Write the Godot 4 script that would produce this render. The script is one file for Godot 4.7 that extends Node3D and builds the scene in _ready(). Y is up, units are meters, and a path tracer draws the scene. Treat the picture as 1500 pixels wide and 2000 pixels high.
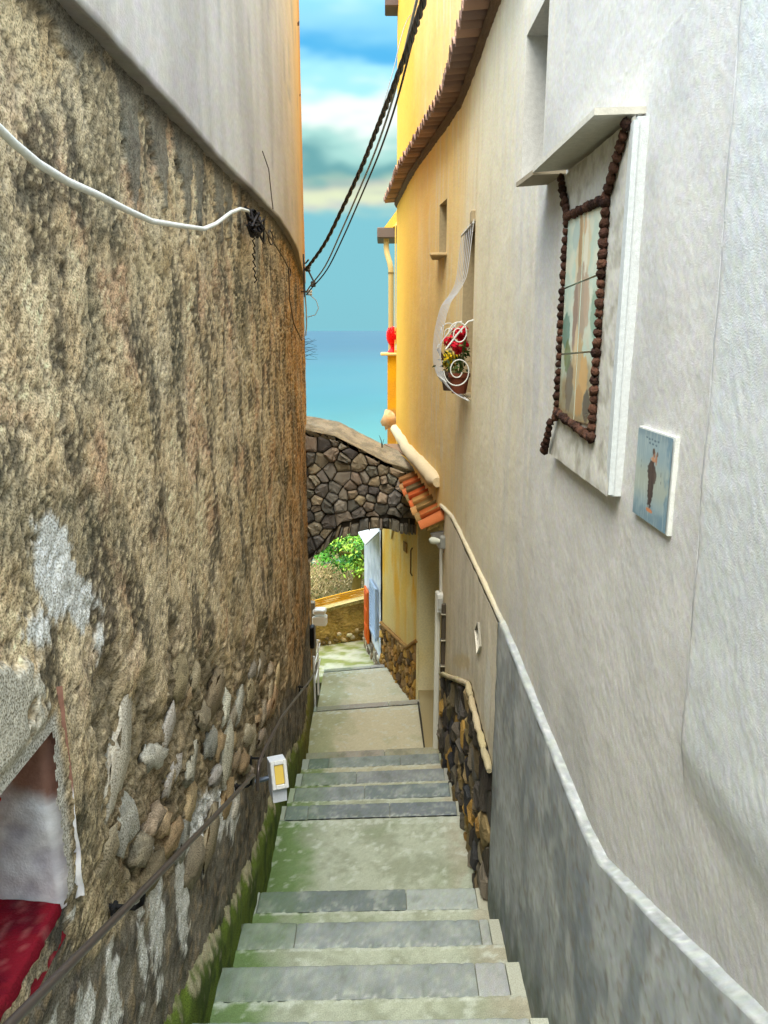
extends Node3D
# Alley stairs descending to the sea. y up, the alley runs towards -z; D below is the distance along it (D = -z).
# The eye is the origin: eye level y = 0, the stairs lie below it.

var rng := RandomNumberGenerator.new()
var N := FastNoiseLite.new()      # smooth noise, frequency 1
var F := FastNoiseLite.new()      # fractal noise, frequency 1
var C := FastNoiseLite.new()      # cell noise, frequency 1
var taken := {}
var T := {}                       # textures
var M := {}                       # materials

# ------------------------------------------------------------------ plans of the two walls and of the stairs
const SKY_LOW := .25
const RD := [-3.0, .3, 1.0, 2.0, 3.0, 4.0, 5.0, 5.6, 6.5, 7.3, 8.1, 9.85]
const RX := [.62, .57, .56, .545, .535, .53, .525, .52, .43, .345, .265, .155]
const LD := [-3.0, .3, 1.5, 3.0, 4.3, 6.0, 7.9]
const LX := [-.58, -.59, -.60, -.635, -.66, -.69, -.80]
const LED := [-3.0, .5, 1.55, 1.9, 2.3, 2.96, 3.7, 4.85, 5.95, 7.3, 7.9]     # bottom edge of the plaster on the left
const LEY := [.57, .575, .578, .586, .593, .60, .625, .652, .605, .519, .45]
const LGD := [.3, .9, 1.24, 1.64, 1.83, 2.3, 3.08, 4.06, 5.75, 6.2]          # ledge on the right
const LGY := [-.6, -.964, -1.11, -1.271, -1.285, -1.27, -1.25, -1.285, -1.36, -1.38]
const FD := [-3.0, 0.0, 2.43, 3.3, 4.34, 5.26, 6.15, 7.36, 8.67, 10.2]       # slope line of the stairs
const FY := [-.1, -1.35, -2.42, -2.78, -2.98, -3.3, -3.66, -3.82, -4.0, -4.3]

func lerpt(xs: Array, ys: Array, x: float) -> float:
	if x <= xs[0]: return ys[0]
	for i in range(1, xs.size()):
		if x <= xs[i]:
			return lerpf(ys[i - 1], ys[i], (x - xs[i - 1]) / (xs[i] - xs[i - 1]))
	return ys[-1]

func xr(d: float) -> float: return lerpt(RD, RX, d)
func xl(d: float) -> float: return lerpt(LD, LX, d)
const LTD := [1.7, 2.8, 4.6, 99.0]        # old house: unseen roof steps, shaped low for sky light: up to D, height
const LTY := [.95, 1.25, 1.95, 3.15]
const RTD := [2.6, 3.3, 5.6, 99.0]  # same for the grey house, stepped down out of view to admit light
const RTY := [1.15, 1.6, 2.45, 3.95]
func stair_top(ds: Array, ys: Array, d: float) -> float:
	for i in ds.size():
		if d < ds[i]: return ys[i]
	return ys[-1]
func V(x: float, y: float, d: float) -> Vector3: return Vector3(x, y, -d)
func ss(a: float, b: float, x: float) -> float: return smoothstep(a, b, x)
func c8(r: float, g: float, b: float) -> Color: return Color(r / 255.0, g / 255.0, b / 255.0).srgb_to_linear()
func vary(c: Color, k: float) -> Color:
	var t := 1.0 + rng.randf_range(-k, k)
	return Color(clampf(c.r * t, 0, 1), clampf(c.g * t * (1 + rng.randf_range(-.04, .04)), 0, 1), clampf(c.b * t * (1 + rng.randf_range(-.07, .07)), 0, 1))

# ------------------------------------------------------------------ mesh builder
class MB:
	var v := PackedVector3Array()
	var n := PackedVector3Array()
	var c := PackedColorArray()
	var uv := PackedVector2Array()
	var col := Color(1, 1, 1)
	func raw(a: Vector3, b: Vector3, d: Vector3, na: Vector3, nb: Vector3, nd: Vector3) -> void:
		var g := (d - a).cross(b - a)
		if g.dot(na + nb + nd) >= 0:
			v.append(a); v.append(b); v.append(d); n.append(na); n.append(nb); n.append(nd)
		else:
			v.append(a); v.append(d); v.append(b); n.append(na); n.append(nd); n.append(nb)
		for i in 3: c.append(col)
	func tri(a: Vector3, b: Vector3, d: Vector3, from: Vector3) -> void:      # flat, facing away from a point inside
		var g := (b - a).cross(d - a)
		if g.length_squared() < 1e-16: return
		g = g.normalized()
		if g.dot((a + b + d) / 3.0 - from) < 0: g = -g
		raw(a, b, d, g, g, g)
	func quad(a: Vector3, b: Vector3, d: Vector3, e: Vector3, from: Vector3) -> void:
		tri(a, b, d, from); tri(a, d, e, from)
	func box(at: Vector3, s: Vector3, turn := Basis(), bev := 0.0) -> void:     # bevelled box
		var h := s * .5
		var b := minf(bev, minf(h.x, minf(h.y, h.z)) * .6)
		if b <= 0: b = minf(.002, minf(h.x, minf(h.y, h.z)) * .3)
		var p := func(x: float, y: float, z: float, ax: int) -> Vector3:
			var q := Vector3(x * (h.x - (0.0 if ax == 0 else b)), y * (h.y - (0.0 if ax == 1 else b)), z * (h.z - (0.0 if ax == 2 else b)))
			return at + turn * q
		for sg in [-1, 1]:
			quad(p.call(sg, -1, -1, 0), p.call(sg, 1, -1, 0), p.call(sg, 1, 1, 0), p.call(sg, -1, 1, 0), at)
			quad(p.call(-1, sg, -1, 1), p.call(1, sg, -1, 1), p.call(1, sg, 1, 1), p.call(-1, sg, 1, 1), at)
			quad(p.call(-1, -1, sg, 2), p.call(1, -1, sg, 2), p.call(1, 1, sg, 2), p.call(-1, 1, sg, 2), at)
			for sh in [-1, 1]:
				quad(p.call(sg, sh, -1, 0), p.call(sg, sh, 1, 0), p.call(sg, sh, 1, 1), p.call(sg, sh, -1, 1), at)
				quad(p.call(sg, -1, sh, 0), p.call(sg, 1, sh, 0), p.call(sg, 1, sh, 2), p.call(sg, -1, sh, 2), at)
				quad(p.call(-1, sg, sh, 1), p.call(1, sg, sh, 1), p.call(1, sg, sh, 2), p.call(-1, sg, sh, 2), at)
				for sk in [-1, 1]: tri(p.call(sg, sh, sk, 0), p.call(sg, sh, sk, 1), p.call(sg, sh, sk, 2), at)
	func hexa(p: Array) -> void:      # 8 corners: 0-3 one face in order, 4-7 the opposite face
		var m := Vector3()
		for q in p: m += q
		m /= 8.0
		quad(p[0], p[1], p[2], p[3], m); quad(p[4], p[5], p[6], p[7], m)
		for i in 4: quad(p[i], p[(i + 1) % 4], p[4 + (i + 1) % 4], p[4 + i], m)
	func tube(pts: Array, r, sides := 8, cap := true) -> void:      # r: number or array
		var up := Vector3(0.03, 1, 0.07).normalized()
		var k := pts.size()
		var rings := []
		var nrm := []
		var side := Vector3()
		for i in k:
			var t: Vector3 = (pts[mini(i + 1, k - 1)] - pts[maxi(i - 1, 0)]).normalized()
			if i == 0:
				side = t.cross(up if absf(t.dot(up)) < .95 else Vector3(1, 0, 0)).normalized()
			else:
				side = (side - t * side.dot(t)).normalized()
			var o := side.cross(t)
			var rr: float = r[i] if r is Array else r
			var a := []
			var b := []
			for j in sides:
				var w := TAU * j / sides
				var q := side * cos(w) + o * sin(w)
				b.append(q); a.append(pts[i] + q * rr)
			rings.append(a); nrm.append(b)
		for i in k - 1:
			for j in sides:
				var j2 := (j + 1) % sides
				raw(rings[i][j], rings[i][j2], rings[i + 1][j2], nrm[i][j], nrm[i][j2], nrm[i + 1][j2])
				raw(rings[i][j], rings[i + 1][j2], rings[i + 1][j], nrm[i][j], nrm[i + 1][j2], nrm[i + 1][j])
		if cap:
			for e in [0, k - 1]:
				var away: Vector3 = pts[1] if e == 0 else pts[k - 2]
				for j in sides: tri(pts[e], rings[e][j], rings[e][(j + 1) % sides], away)
	func lathe(at: Vector3, prof: Array, sides := 14) -> void:       # prof: [radius, height]
		for i in prof.size() - 1:
			var dr: float = prof[i + 1][0] - prof[i][0]
			var dh: float = prof[i + 1][1] - prof[i][1]
			for j in sides:
				var w := TAU * j / sides
				var w2 := TAU * (j + 1) / sides
				var a := Vector3(cos(w), 0, sin(w))
				var b := Vector3(cos(w2), 0, sin(w2))
				var na := (a * dh + Vector3(0, -dr, 0)).normalized()
				var nb := (b * dh + Vector3(0, -dr, 0)).normalized()
				var y0 := Vector3(0, prof[i][1], 0)
				var y1 := Vector3(0, prof[i + 1][1], 0)
				if prof[i][0] > 1e-5: raw(at + a * prof[i][0] + y0, at + b * prof[i][0] + y0, at + b * prof[i + 1][0] + y1, na, nb, nb)
				if prof[i + 1][0] > 1e-5: raw(at + a * prof[i][0] + y0, at + b * prof[i + 1][0] + y1, at + a * prof[i + 1][0] + y1, na, nb, na)
	func mesh() -> ArrayMesh:
		var arr := []
		arr.resize(Mesh.ARRAY_MAX)
		arr[Mesh.ARRAY_VERTEX] = v; arr[Mesh.ARRAY_NORMAL] = n; arr[Mesh.ARRAY_COLOR] = c
		if uv.size() == v.size(): arr[Mesh.ARRAY_TEX_UV] = uv
		var m := ArrayMesh.new()
		m.add_surface_from_arrays(Mesh.PRIMITIVE_TRIANGLES, arr)
		return m

func numbered(called: String) -> String:
	taken[called] = taken.get(called, -1) + 1
	return called if taken[called] == 0 else "%s_%03d" % [called, taken[called]]

func obj(called: String, m, mat: Material, parent: Node = self) -> MeshInstance3D:
	var o := MeshInstance3D.new()
	o.mesh = m.mesh() if m is MB else m
	o.material_override = mat
	o.name = numbered(called)
	o.cast_shadow = GeometryInstance3D.SHADOW_CASTING_SETTING_ON
	parent.add_child(o, true)
	return o

func thing(called: String, label: String, category: String, group := "") -> Node3D:
	var o := Node3D.new()
	o.name = numbered(called)
	add_child(o, true)
	return tag(o, label, category, group)

func tag(o: Node3D, label: String, category: String, group := "") -> Node3D:
	o.set_meta("label", label); o.set_meta("category", category)
	if group: o.set_meta("group", group)
	return o

func struct(called: String) -> Node3D:
	var o := Node3D.new()
	o.name = numbered(called)
	o.set_meta("kind", "structure")
	add_child(o, true)
	return o

func sub(called: String, parent: Node3D) -> Node3D:
	var o := Node3D.new()
	o.name = numbered(called)
	parent.add_child(o, true)
	return o

# a sheet over two lists of coordinates; at(u, v) returns [position, colour]; skip(u, v) leaves a cell out
func sheet(us: PackedFloat64Array, vs: PackedFloat64Array, at: Callable, outward: Vector3, skip = null) -> ArrayMesh:
	var nu := us.size()
	var nv := vs.size()
	var p := PackedVector3Array(); p.resize(nu * nv)
	var c := PackedColorArray(); c.resize(nu * nv)
	var n := PackedVector3Array(); n.resize(nu * nv)
	for i in nu:
		for j in nv:
			var r: Array = at.call(us[i], vs[j])
			p[i * nv + j] = r[0]; c[i * nv + j] = r[1]
	var turn := 0.0
	for i in nu:
		for j in nv:
			var a := p[mini(i + 1, nu - 1) * nv + j] - p[maxi(i - 1, 0) * nv + j]
			var b := p[i * nv + mini(j + 1, nv - 1)] - p[i * nv + maxi(j - 1, 0)]
			var q := a.cross(b).normalized()
			if q.dot(outward) < 0: q = -q; turn -= 1
			else: turn += 1
			n[i * nv + j] = q
	var idx := PackedInt32Array()
	for i in nu - 1:
		for j in nv - 1:
			if skip != null and skip.call((us[i] + us[i + 1]) * .5, (vs[j] + vs[j + 1]) * .5): continue
			var a := i * nv + j
			if turn > 0:
				idx.append_array([a, a + nv + 1, a + nv, a, a + 1, a + nv + 1])
			else:
				idx.append_array([a, a + nv, a + nv + 1, a, a + nv + 1, a + 1])
	var arr := []
	arr.resize(Mesh.ARRAY_MAX)
	arr[Mesh.ARRAY_VERTEX] = p; arr[Mesh.ARRAY_NORMAL] = n; arr[Mesh.ARRAY_COLOR] = c; arr[Mesh.ARRAY_INDEX] = idx
	var m := ArrayMesh.new()
	m.add_surface_from_arrays(Mesh.PRIMITIVE_TRIANGLES, arr)
	return m

func steps(a: float, b: float, s: float, extra := []) -> PackedFloat64Array:
	var out := PackedFloat64Array()
	var k := maxi(1, ceili((b - a) / s))
	for i in k + 1: out.append(a + (b - a) * i / k)
	return merge(out, extra)

func geo(a: float, b: float, ratio: float, extra := []) -> PackedFloat64Array:
	var out := PackedFloat64Array()
	var x := a
	while x < b * (1 - ratio * .5):
		out.append(x); x *= 1 + ratio
	out.append(b)
	return merge(out, extra)

func merge(out: PackedFloat64Array, extra: Array) -> PackedFloat64Array:
	if extra.is_empty(): return out
	var res := PackedFloat64Array()
	var lo := out[0]
	var hi := out[-1]
	for x in out:
		var near := false
		for e in extra:
			if absf(e - x) < .0035 and x != lo and x != hi: near = true
		if not near: res.append(x)
	for e in extra:
		if e > lo and e < hi: res.append(e)
	res.sort()
	return res

# ------------------------------------------------------------------ stones: cells of a plane, each a raised block
func cells(seeds: Array, bounds: PackedVector2Array) -> Array:
	var out := []
	for a: Vector2 in seeds:
		var poly := bounds
		for b: Vector2 in seeds:
			if a == b: continue
			var dirn := b - a
			if dirn.length() > .75: continue
			var mid := (a + b) * .5
			var nx := PackedVector2Array()
			var k := poly.size()
			for i in k:
				var p := poly[i]
				var q := poly[(i + 1) % k]
				var sp := (p - mid).dot(dirn)
				var sq := (q - mid).dot(dirn)
				if sp <= 0: nx.append(p)
				if (sp < 0 and sq > 0) or (sp > 0 and sq < 0): nx.append(p.lerp(q, sp / (sp - sq)))
			poly = nx
			if poly.size() < 3: break
		out.append(poly)
	return out

func scatter(region: PackedVector2Array, rmin: float, rmax: float, tries: int) -> Array:
	var lo := region[0]
	var hi := region[0]
	for p in region: lo = lo.min(p); hi = hi.max(p)
	var pts := []
	var rad := []
	for i in tries:
		var p := Vector2(rng.randf_range(lo.x, hi.x), rng.randf_range(lo.y, hi.y))
		if not Geometry2D.is_point_in_polygon(p, region): continue
		var r := lerpf(rmax, rmin, pow(float(i) / tries, .35)) * rng.randf_range(.8, 1.2)
		var ok := true
		for k in pts.size():
			if p.distance_to(pts[k]) < (r + rad[k]) * .5: ok = false; break
		if ok: pts.append(p); rad.append(r)
	return pts

func stones(region: PackedVector2Array, seeds: Array, joint: float, depth: float, map: Callable, pal: Array, mat: Material, parent: Node, called := "stone", stretch := 1.0, drop := 0.0) -> int:
	var bounds := PackedVector2Array()
	var lo := region[0]
	var hi := region[0]
	for p in region: lo = lo.min(p); hi = hi.max(p)
	lo -= Vector2(.1, .1); hi += Vector2(.1, .1)
	var sc := Vector2(1, 1.0 / stretch)
	var sd := []
	for s in seeds: sd.append(s * sc)
	for q in [lo, Vector2(hi.x, lo.y), hi, Vector2(lo.x, hi.y)]: bounds.append(q * sc)
	var made := 0
	for cell: PackedVector2Array in cells(sd, bounds):
		if cell.size() < 3 or (drop > 0 and rng.randf() < drop): continue
		var un := PackedVector2Array()
		for q in cell: un.append(q / sc)
		for part in Geometry2D.intersect_polygons(un, region):
			for ins in Geometry2D.offset_polygon(part, -joint * rng.randf_range(.6, 1.3)):
				# a rounder, broken outline: cut the corners
				var o := PackedVector2Array()
				var k: int = ins.size()
				var cen := Vector2()
				for i in k:
					var p: Vector2 = ins[i]
					var q: Vector2 = ins[(i + 1) % k]
					cen += p
					var l := p.distance_to(q)
					if l < .012: o.append((p + q) * .5); continue
					var cut := clampf(.009 / l, .04, .26)
					o.append(p.lerp(q, cut * rng.randf_range(.6, 1.3))); o.append(p.lerp(q, 1 - cut * rng.randf_range(.6, 1.3)))
				cen /= k
				if o.size() < 4: continue
				var area := 0.0
				for i in o.size(): area += o[i].cross(o[(i + 1) % o.size()]) * .5
				if absf(area) < .0004: continue
				var size := sqrt(absf(area))
				var m := MB.new()
				m.col = vary(pal[rng.randi() % pal.size()], .28)
				var hgt := depth * rng.randf_range(.45, 1.25)
				var tilt := Vector2(rng.randf_range(-1, 1), rng.randf_range(-1, 1)) * hgt * .6 / maxf(size, .03)
				var inside: Vector3 = map.call(cen.x, cen.y, -depth)
				var rings := [[], [], []]
				for q in o:
					rings[0].append(map.call(q.x, q.y, -.035))
					var e: Vector2 = q.lerp(cen, rng.randf_range(0, .07))
					rings[1].append(map.call(e.x, e.y, maxf(.002, hgt * .62 + tilt.dot(e - cen) * .8 + rng.randf_range(-.15, .12) * hgt)))
					var e2: Vector2 = q.lerp(cen, rng.randf_range(.22, .5))
					rings[2].append(map.call(e2.x, e2.y, maxf(.003, hgt + tilt.dot(e2 - cen) + rng.randf_range(-.2, .2) * hgt)))
				var top: Vector3 = map.call(cen.x, cen.y, hgt * rng.randf_range(.85, 1.15))
				var s := o.size()
				for i in s:
					var j := (i + 1) % s
					for g in 2: m.quad(rings[g][i], rings[g][j], rings[g + 1][j], rings[g + 1][i], inside)
					m.tri(rings[2][i], rings[2][j], top, inside)
				obj(called, m, mat, parent)
				made += 1
	return made

func rock(m: MB, at: Vector3, r: Vector3, turn: Basis, lat := 5, lon := 8) -> void:
	var off := Vector3(rng.randf(), rng.randf(), rng.randf()) * 90.0
	var p := []
	var nr := []
	var base := m.col
	for i in lat + 1:
		var a := []
		var b := []
		for j in lon:
			var th := PI * i / lat
			var ph := TAU * j / lon
			var u := Vector3(sin(th) * cos(ph), cos(th), sin(th) * sin(ph))
			var k := 1.0 + .34 * N.get_noise_3dv(u * 1.2 + off) + .22 * N.get_noise_3dv(u * 2.8 + off)
			a.append(at + turn * (u * r * k)); b.append((turn * (u / r)).normalized())
		p.append(a); nr.append(b)
	for i in lat:
		for j in lon:
			var j2 := (j + 1) % lon
			var tn := 1.0 + .3 * N.get_noise_3dv(p[i][j] * 55.0 + off) + rng.randf_range(-.08, .08)
			m.col = Color(clampf(base.r * tn, 0, 1), clampf(base.g * tn, 0, 1), clampf(base.b * tn, 0, 1))
			if i > 0: m.raw(p[i][j], p[i][j2], p[i + 1][j2], nr[i][j], nr[i][j2], nr[i + 1][j2])
			if i < lat - 1 or i == 0: m.raw(p[i][j], p[i + 1][j2], p[i + 1][j], nr[i][j], nr[i + 1][j2], nr[i + 1][j])

# ------------------------------------------------------------------ textures and materials
func noise_tex(freq: float, lo: float, hi: float, oct := 5, kind := FastNoiseLite.TYPE_SIMPLEX_SMOOTH, sz := 512) -> NoiseTexture2D:
	var n := FastNoiseLite.new()
	n.noise_type = kind
	n.seed = int(freq * 1000) + oct
	n.frequency = freq
	n.fractal_octaves = oct
	n.fractal_gain = .6
	var t := NoiseTexture2D.new()
	t.width = sz; t.height = sz
	t.seamless = true
	t.seamless_blend_skirt = .2
	t.noise = n
	var g := Gradient.new()
	g.set_color(0, Color(lo, lo, lo)); g.set_color(1, Color(hi, hi, hi))
	t.color_ramp = g
	return t

func mat(rough: float, albedo = null, bump = null, bump_cm := .3, scale := 2.0, tint := Color(1, 1, 1)) -> StandardMaterial3D:
	var m := StandardMaterial3D.new()
	m.vertex_color_use_as_albedo = true
	m.albedo_color = tint
	m.roughness = rough
	m.metallic_specular = .35
	if albedo != null: m.albedo_texture = albedo
	if bump != null:
		m.heightmap_enabled = true
		m.heightmap_texture = bump
		m.heightmap_scale = bump_cm
	if albedo != null or bump != null:
		m.uv1_triplanar = true
		m.uv1_world_triplanar = true
		m.uv1_scale = Vector3(scale, scale, scale)
	return m

func make_materials() -> void:
	T.grain = noise_tex(.12, .8, 1.0, 5)
	T.soft = noise_tex(.03, .9, 1.0, 5)
	T.rough = noise_tex(.06, 0, 1, 6)
	T.fine = noise_tex(.15, 0, 1, 5)
	T.grit = noise_tex(.11, 0, 1, 4)
	T.speck = noise_tex(.12, .5, 1.0, 3)
	var g: Gradient = T.speck.color_ramp
	g.offsets = PackedFloat32Array([0, .34, .46, .6, .7, 1])
	g.colors = PackedColorArray([Color(.42, .41, .37), Color(.64, .62, .57), Color(.9, .89, .87), Color(.94, .93, .91), Color(1, 1, 1), Color(1, 1, 1)])
	T.trowel = noise_tex(.012, 0, 1, 6, FastNoiseLite.TYPE_PERLIN)
	M.rough_wall = mat(.95, T.speck, T.grit, .1, 2.6)
	M.plaster = mat(.9, T.soft, T.grit, .07, 2.4)
	M.trowel = mat(.88, T.soft, T.grit, .06, 4.1)
	M.dado = mat(.75, T.soft, T.trowel, .08, 1.1)
	M.stone = mat(.92, T.grain, T.rough, .8, 3.1)
	M.concrete = mat(.9, T.grain, T.fine, .2, 2.2)
	M.slab = mat(.75, T.grain, T.grit, .1, 3.0)
	M.tile = mat(.85, T.grain, T.fine, .2, 4.0)
	M.paint = mat(.6, T.soft, T.fine, .05, 3.0)
	M.smooth = mat(.45)
	M.dull = mat(.85)
	M.metal = mat(.38); M.metal.metallic = .7
	M.leaf = mat(.6); M.leaf.cull_mode = BaseMaterial3D.CULL_DISABLED; M.leaf.backlight_enabled = true; M.leaf.backlight = Color(.35, .4, .2)
	M.water = mat(.4); M.water.metallic_specular = .25

func sky_image() -> ImageTexture:
	var w := 1536
	var h := 768
	var im := Image.create(w, h, false, Image.FORMAT_RGBF)
	var e := [-90.0, -1.0, 0.0, 4.0, 7.5, 9.4, 11.5, 12.8, 14.3, 16.0, 17.8, 20.0, 24.0, 30.0]
	var k := [c8(110, 160, 175), c8(120, 185, 200), c8(122, 184, 196), c8(122, 186, 198), c8(122, 187, 199), c8(214, 226, 188), c8(104, 160, 164), c8(165, 212, 205), c8(236, 246, 240), c8(165, 228, 248), c8(84, 176, 226), c8(128, 202, 234), c8(205, 232, 245), c8(150, 205, 240)]
	var top := c8(140, 195, 238)
	var cloud := Color(1.35, 1.33, 1.28)  # unseen overhead sky, made brighter than the low sky to light the alley
	for y in h:
		var el := 90.0 - 180.0 * (y + .5) / h
		for x in w:
			var az := 360.0 * (x + .5) / w - 180.0
			var dirn := Vector3(cos(deg_to_rad(el)) * sin(deg_to_rad(az)), sin(deg_to_rad(el)), cos(deg_to_rad(el)) * cos(deg_to_rad(az)))
			var col: Color
			if el < -1.5:
				col = k[1] * SKY_LOW
			else:
				var q := dirn * Vector3(5, 16, 5)
				var n1 := F.get_noise_3dv(q)
				var n2 := F.get_noise_3dv(dirn * Vector3(9, 40, 9) + Vector3(7, 3, 1))
				var ee := el + (n1 * 2.2 + n2 * .9) * ss(1, 9, el) * (1 - ss(24, 30, el))
				col = k[-1]
				for i in range(1, e.size()):
					if ee <= e[i]:
						col = k[i - 1].lerp(k[i], ss(0, 1, clampf((ee - e[i - 1]) / (e[i] - e[i - 1]), 0, 1)))
						break
				col *= SKY_LOW
				if el > 18:
					var n3 := F.get_noise_3dv(dirn * Vector3(2.6, 4.5, 2.6) + Vector3(3, 9, 4))
					var hi := top.lerp(cloud, ss(-.28, .3, n3))
					col = col.lerp(hi, ss(18, 33, el))
			im.set_pixel(x, y, col)
	return ImageTexture.create_from_image(im)

# ------------------------------------------------------------------ the scene
func _ready() -> void:
	rng.seed = 7
	N.noise_type = FastNoiseLite.TYPE_SIMPLEX_SMOOTH; N.frequency = 1.0; N.seed = 3; N.fractal_type = FastNoiseLite.FRACTAL_NONE
	F.noise_type = FastNoiseLite.TYPE_SIMPLEX_SMOOTH; F.frequency = 1.0; F.seed = 11; F.fractal_octaves = 4; F.fractal_gain = .55
	C.noise_type = FastNoiseLite.TYPE_CELLULAR; C.frequency = 1.0; C.seed = 5; C.fractal_type = FastNoiseLite.FRACTAL_NONE

	var cam := Camera3D.new()
	cam.name = "camera"
	cam.fov = 67.38
	cam.near = .05
	cam.far = 90000
	cam.rotation.x = -atan(355.0 / 1500.0)
	add_child(cam)
	cam.current = true

	var env := Environment.new()
	var sky := Sky.new()
	var pano := PanoramaSkyMaterial.new()
	pano.panorama = sky_image()
	sky.sky_material = pano
	env.background_mode = Environment.BG_SKY
	env.sky = sky
	env.background_energy_multiplier = 1.0
	env.tonemap_mode = Environment.TONE_MAPPER_LINEAR
	env.tonemap_exposure = 4.9
	env.sdfgi_enabled = true; env.ssao_enabled = true; env.ssil_enabled = true
	var we := WorldEnvironment.new()
	we.name = "world_environment"
	we.environment = env
	add_child(we)

	var sun := DirectionalLight3D.new()
	sun.name = "sun"
	sun.light_energy = .5
	sun.light_color = Color(1, .95, .86)
	sun.light_angular_distance = 44
	sun.shadow_enabled = true
	sun.look_at_from_position(Vector3.ZERO, -Vector3(-.16, 1.0, .5))
	add_child(sun)

	make_materials()
	ground()
	stairs()
	old_house()
	grey_house()
	arch()
	yellow_house()
	far_houses()
	terrace()
	garden()
	door_things()
	wall_things()
	left_things()
	cables()

# ------------------------------------------------------------------ sea, hillside, garden ground
func ground() -> void:
	var deep := c8(10, 58, 76)
	var mid := c8(30, 82, 90)
	var near := c8(56, 102, 95)
	var us := PackedFloat64Array()
	for i in 41: us.append((i - 20) / 20.0)
	var vs := geo(70, 60000, .09)
	var sea := obj("sea", sheet(us, vs, func(u: float, d: float) -> Array:
		var r := log(d / 70.0) / log(60000 / 70.0)
		var x := u * (120 + d * .9)
		var c := near.lerp(mid, ss(.22, .36, r)).lerp(deep, ss(.36, .58, r))
		var k := 1.0 + .06 * N.get_noise_2d(x * .3 / (1 + d * .01), log(d) * 30)
		return [V(x, -60, d), Color(c.r * k, c.g * k, c.b * k)], Vector3.UP), M.water)
	sea.set_meta("kind", "structure")
	var land := c8(92, 98, 52)
	var dry := c8(140, 122, 80)
	var hill := obj("hillside", sheet(steps(-90, 90, 3.0), steps(-30, 120, 1.0), func(x: float, d: float) -> Array:
		var y := lerpt([-30, -2, 0, 9, 11, 15, 18.5, 24, 120], [11, -.6, -2.3, -5.2, -4.6, -5.75, -5.6, -9, -66], d)
		if absf(x) > 4: y += .4 * F.get_noise_2d(x * .1, d * .1) * minf(absf(x) - 4, 4)
		if d > 12: y += .25 * F.get_noise_2d(x * .5, d * .5)
		return [V(x, y, d), land.lerp(dry, ss(-.3, .4, F.get_noise_2d(x * .4, d * .4)))], Vector3.UP), M.concrete)
	hill.set_meta("kind", "structure")

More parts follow.
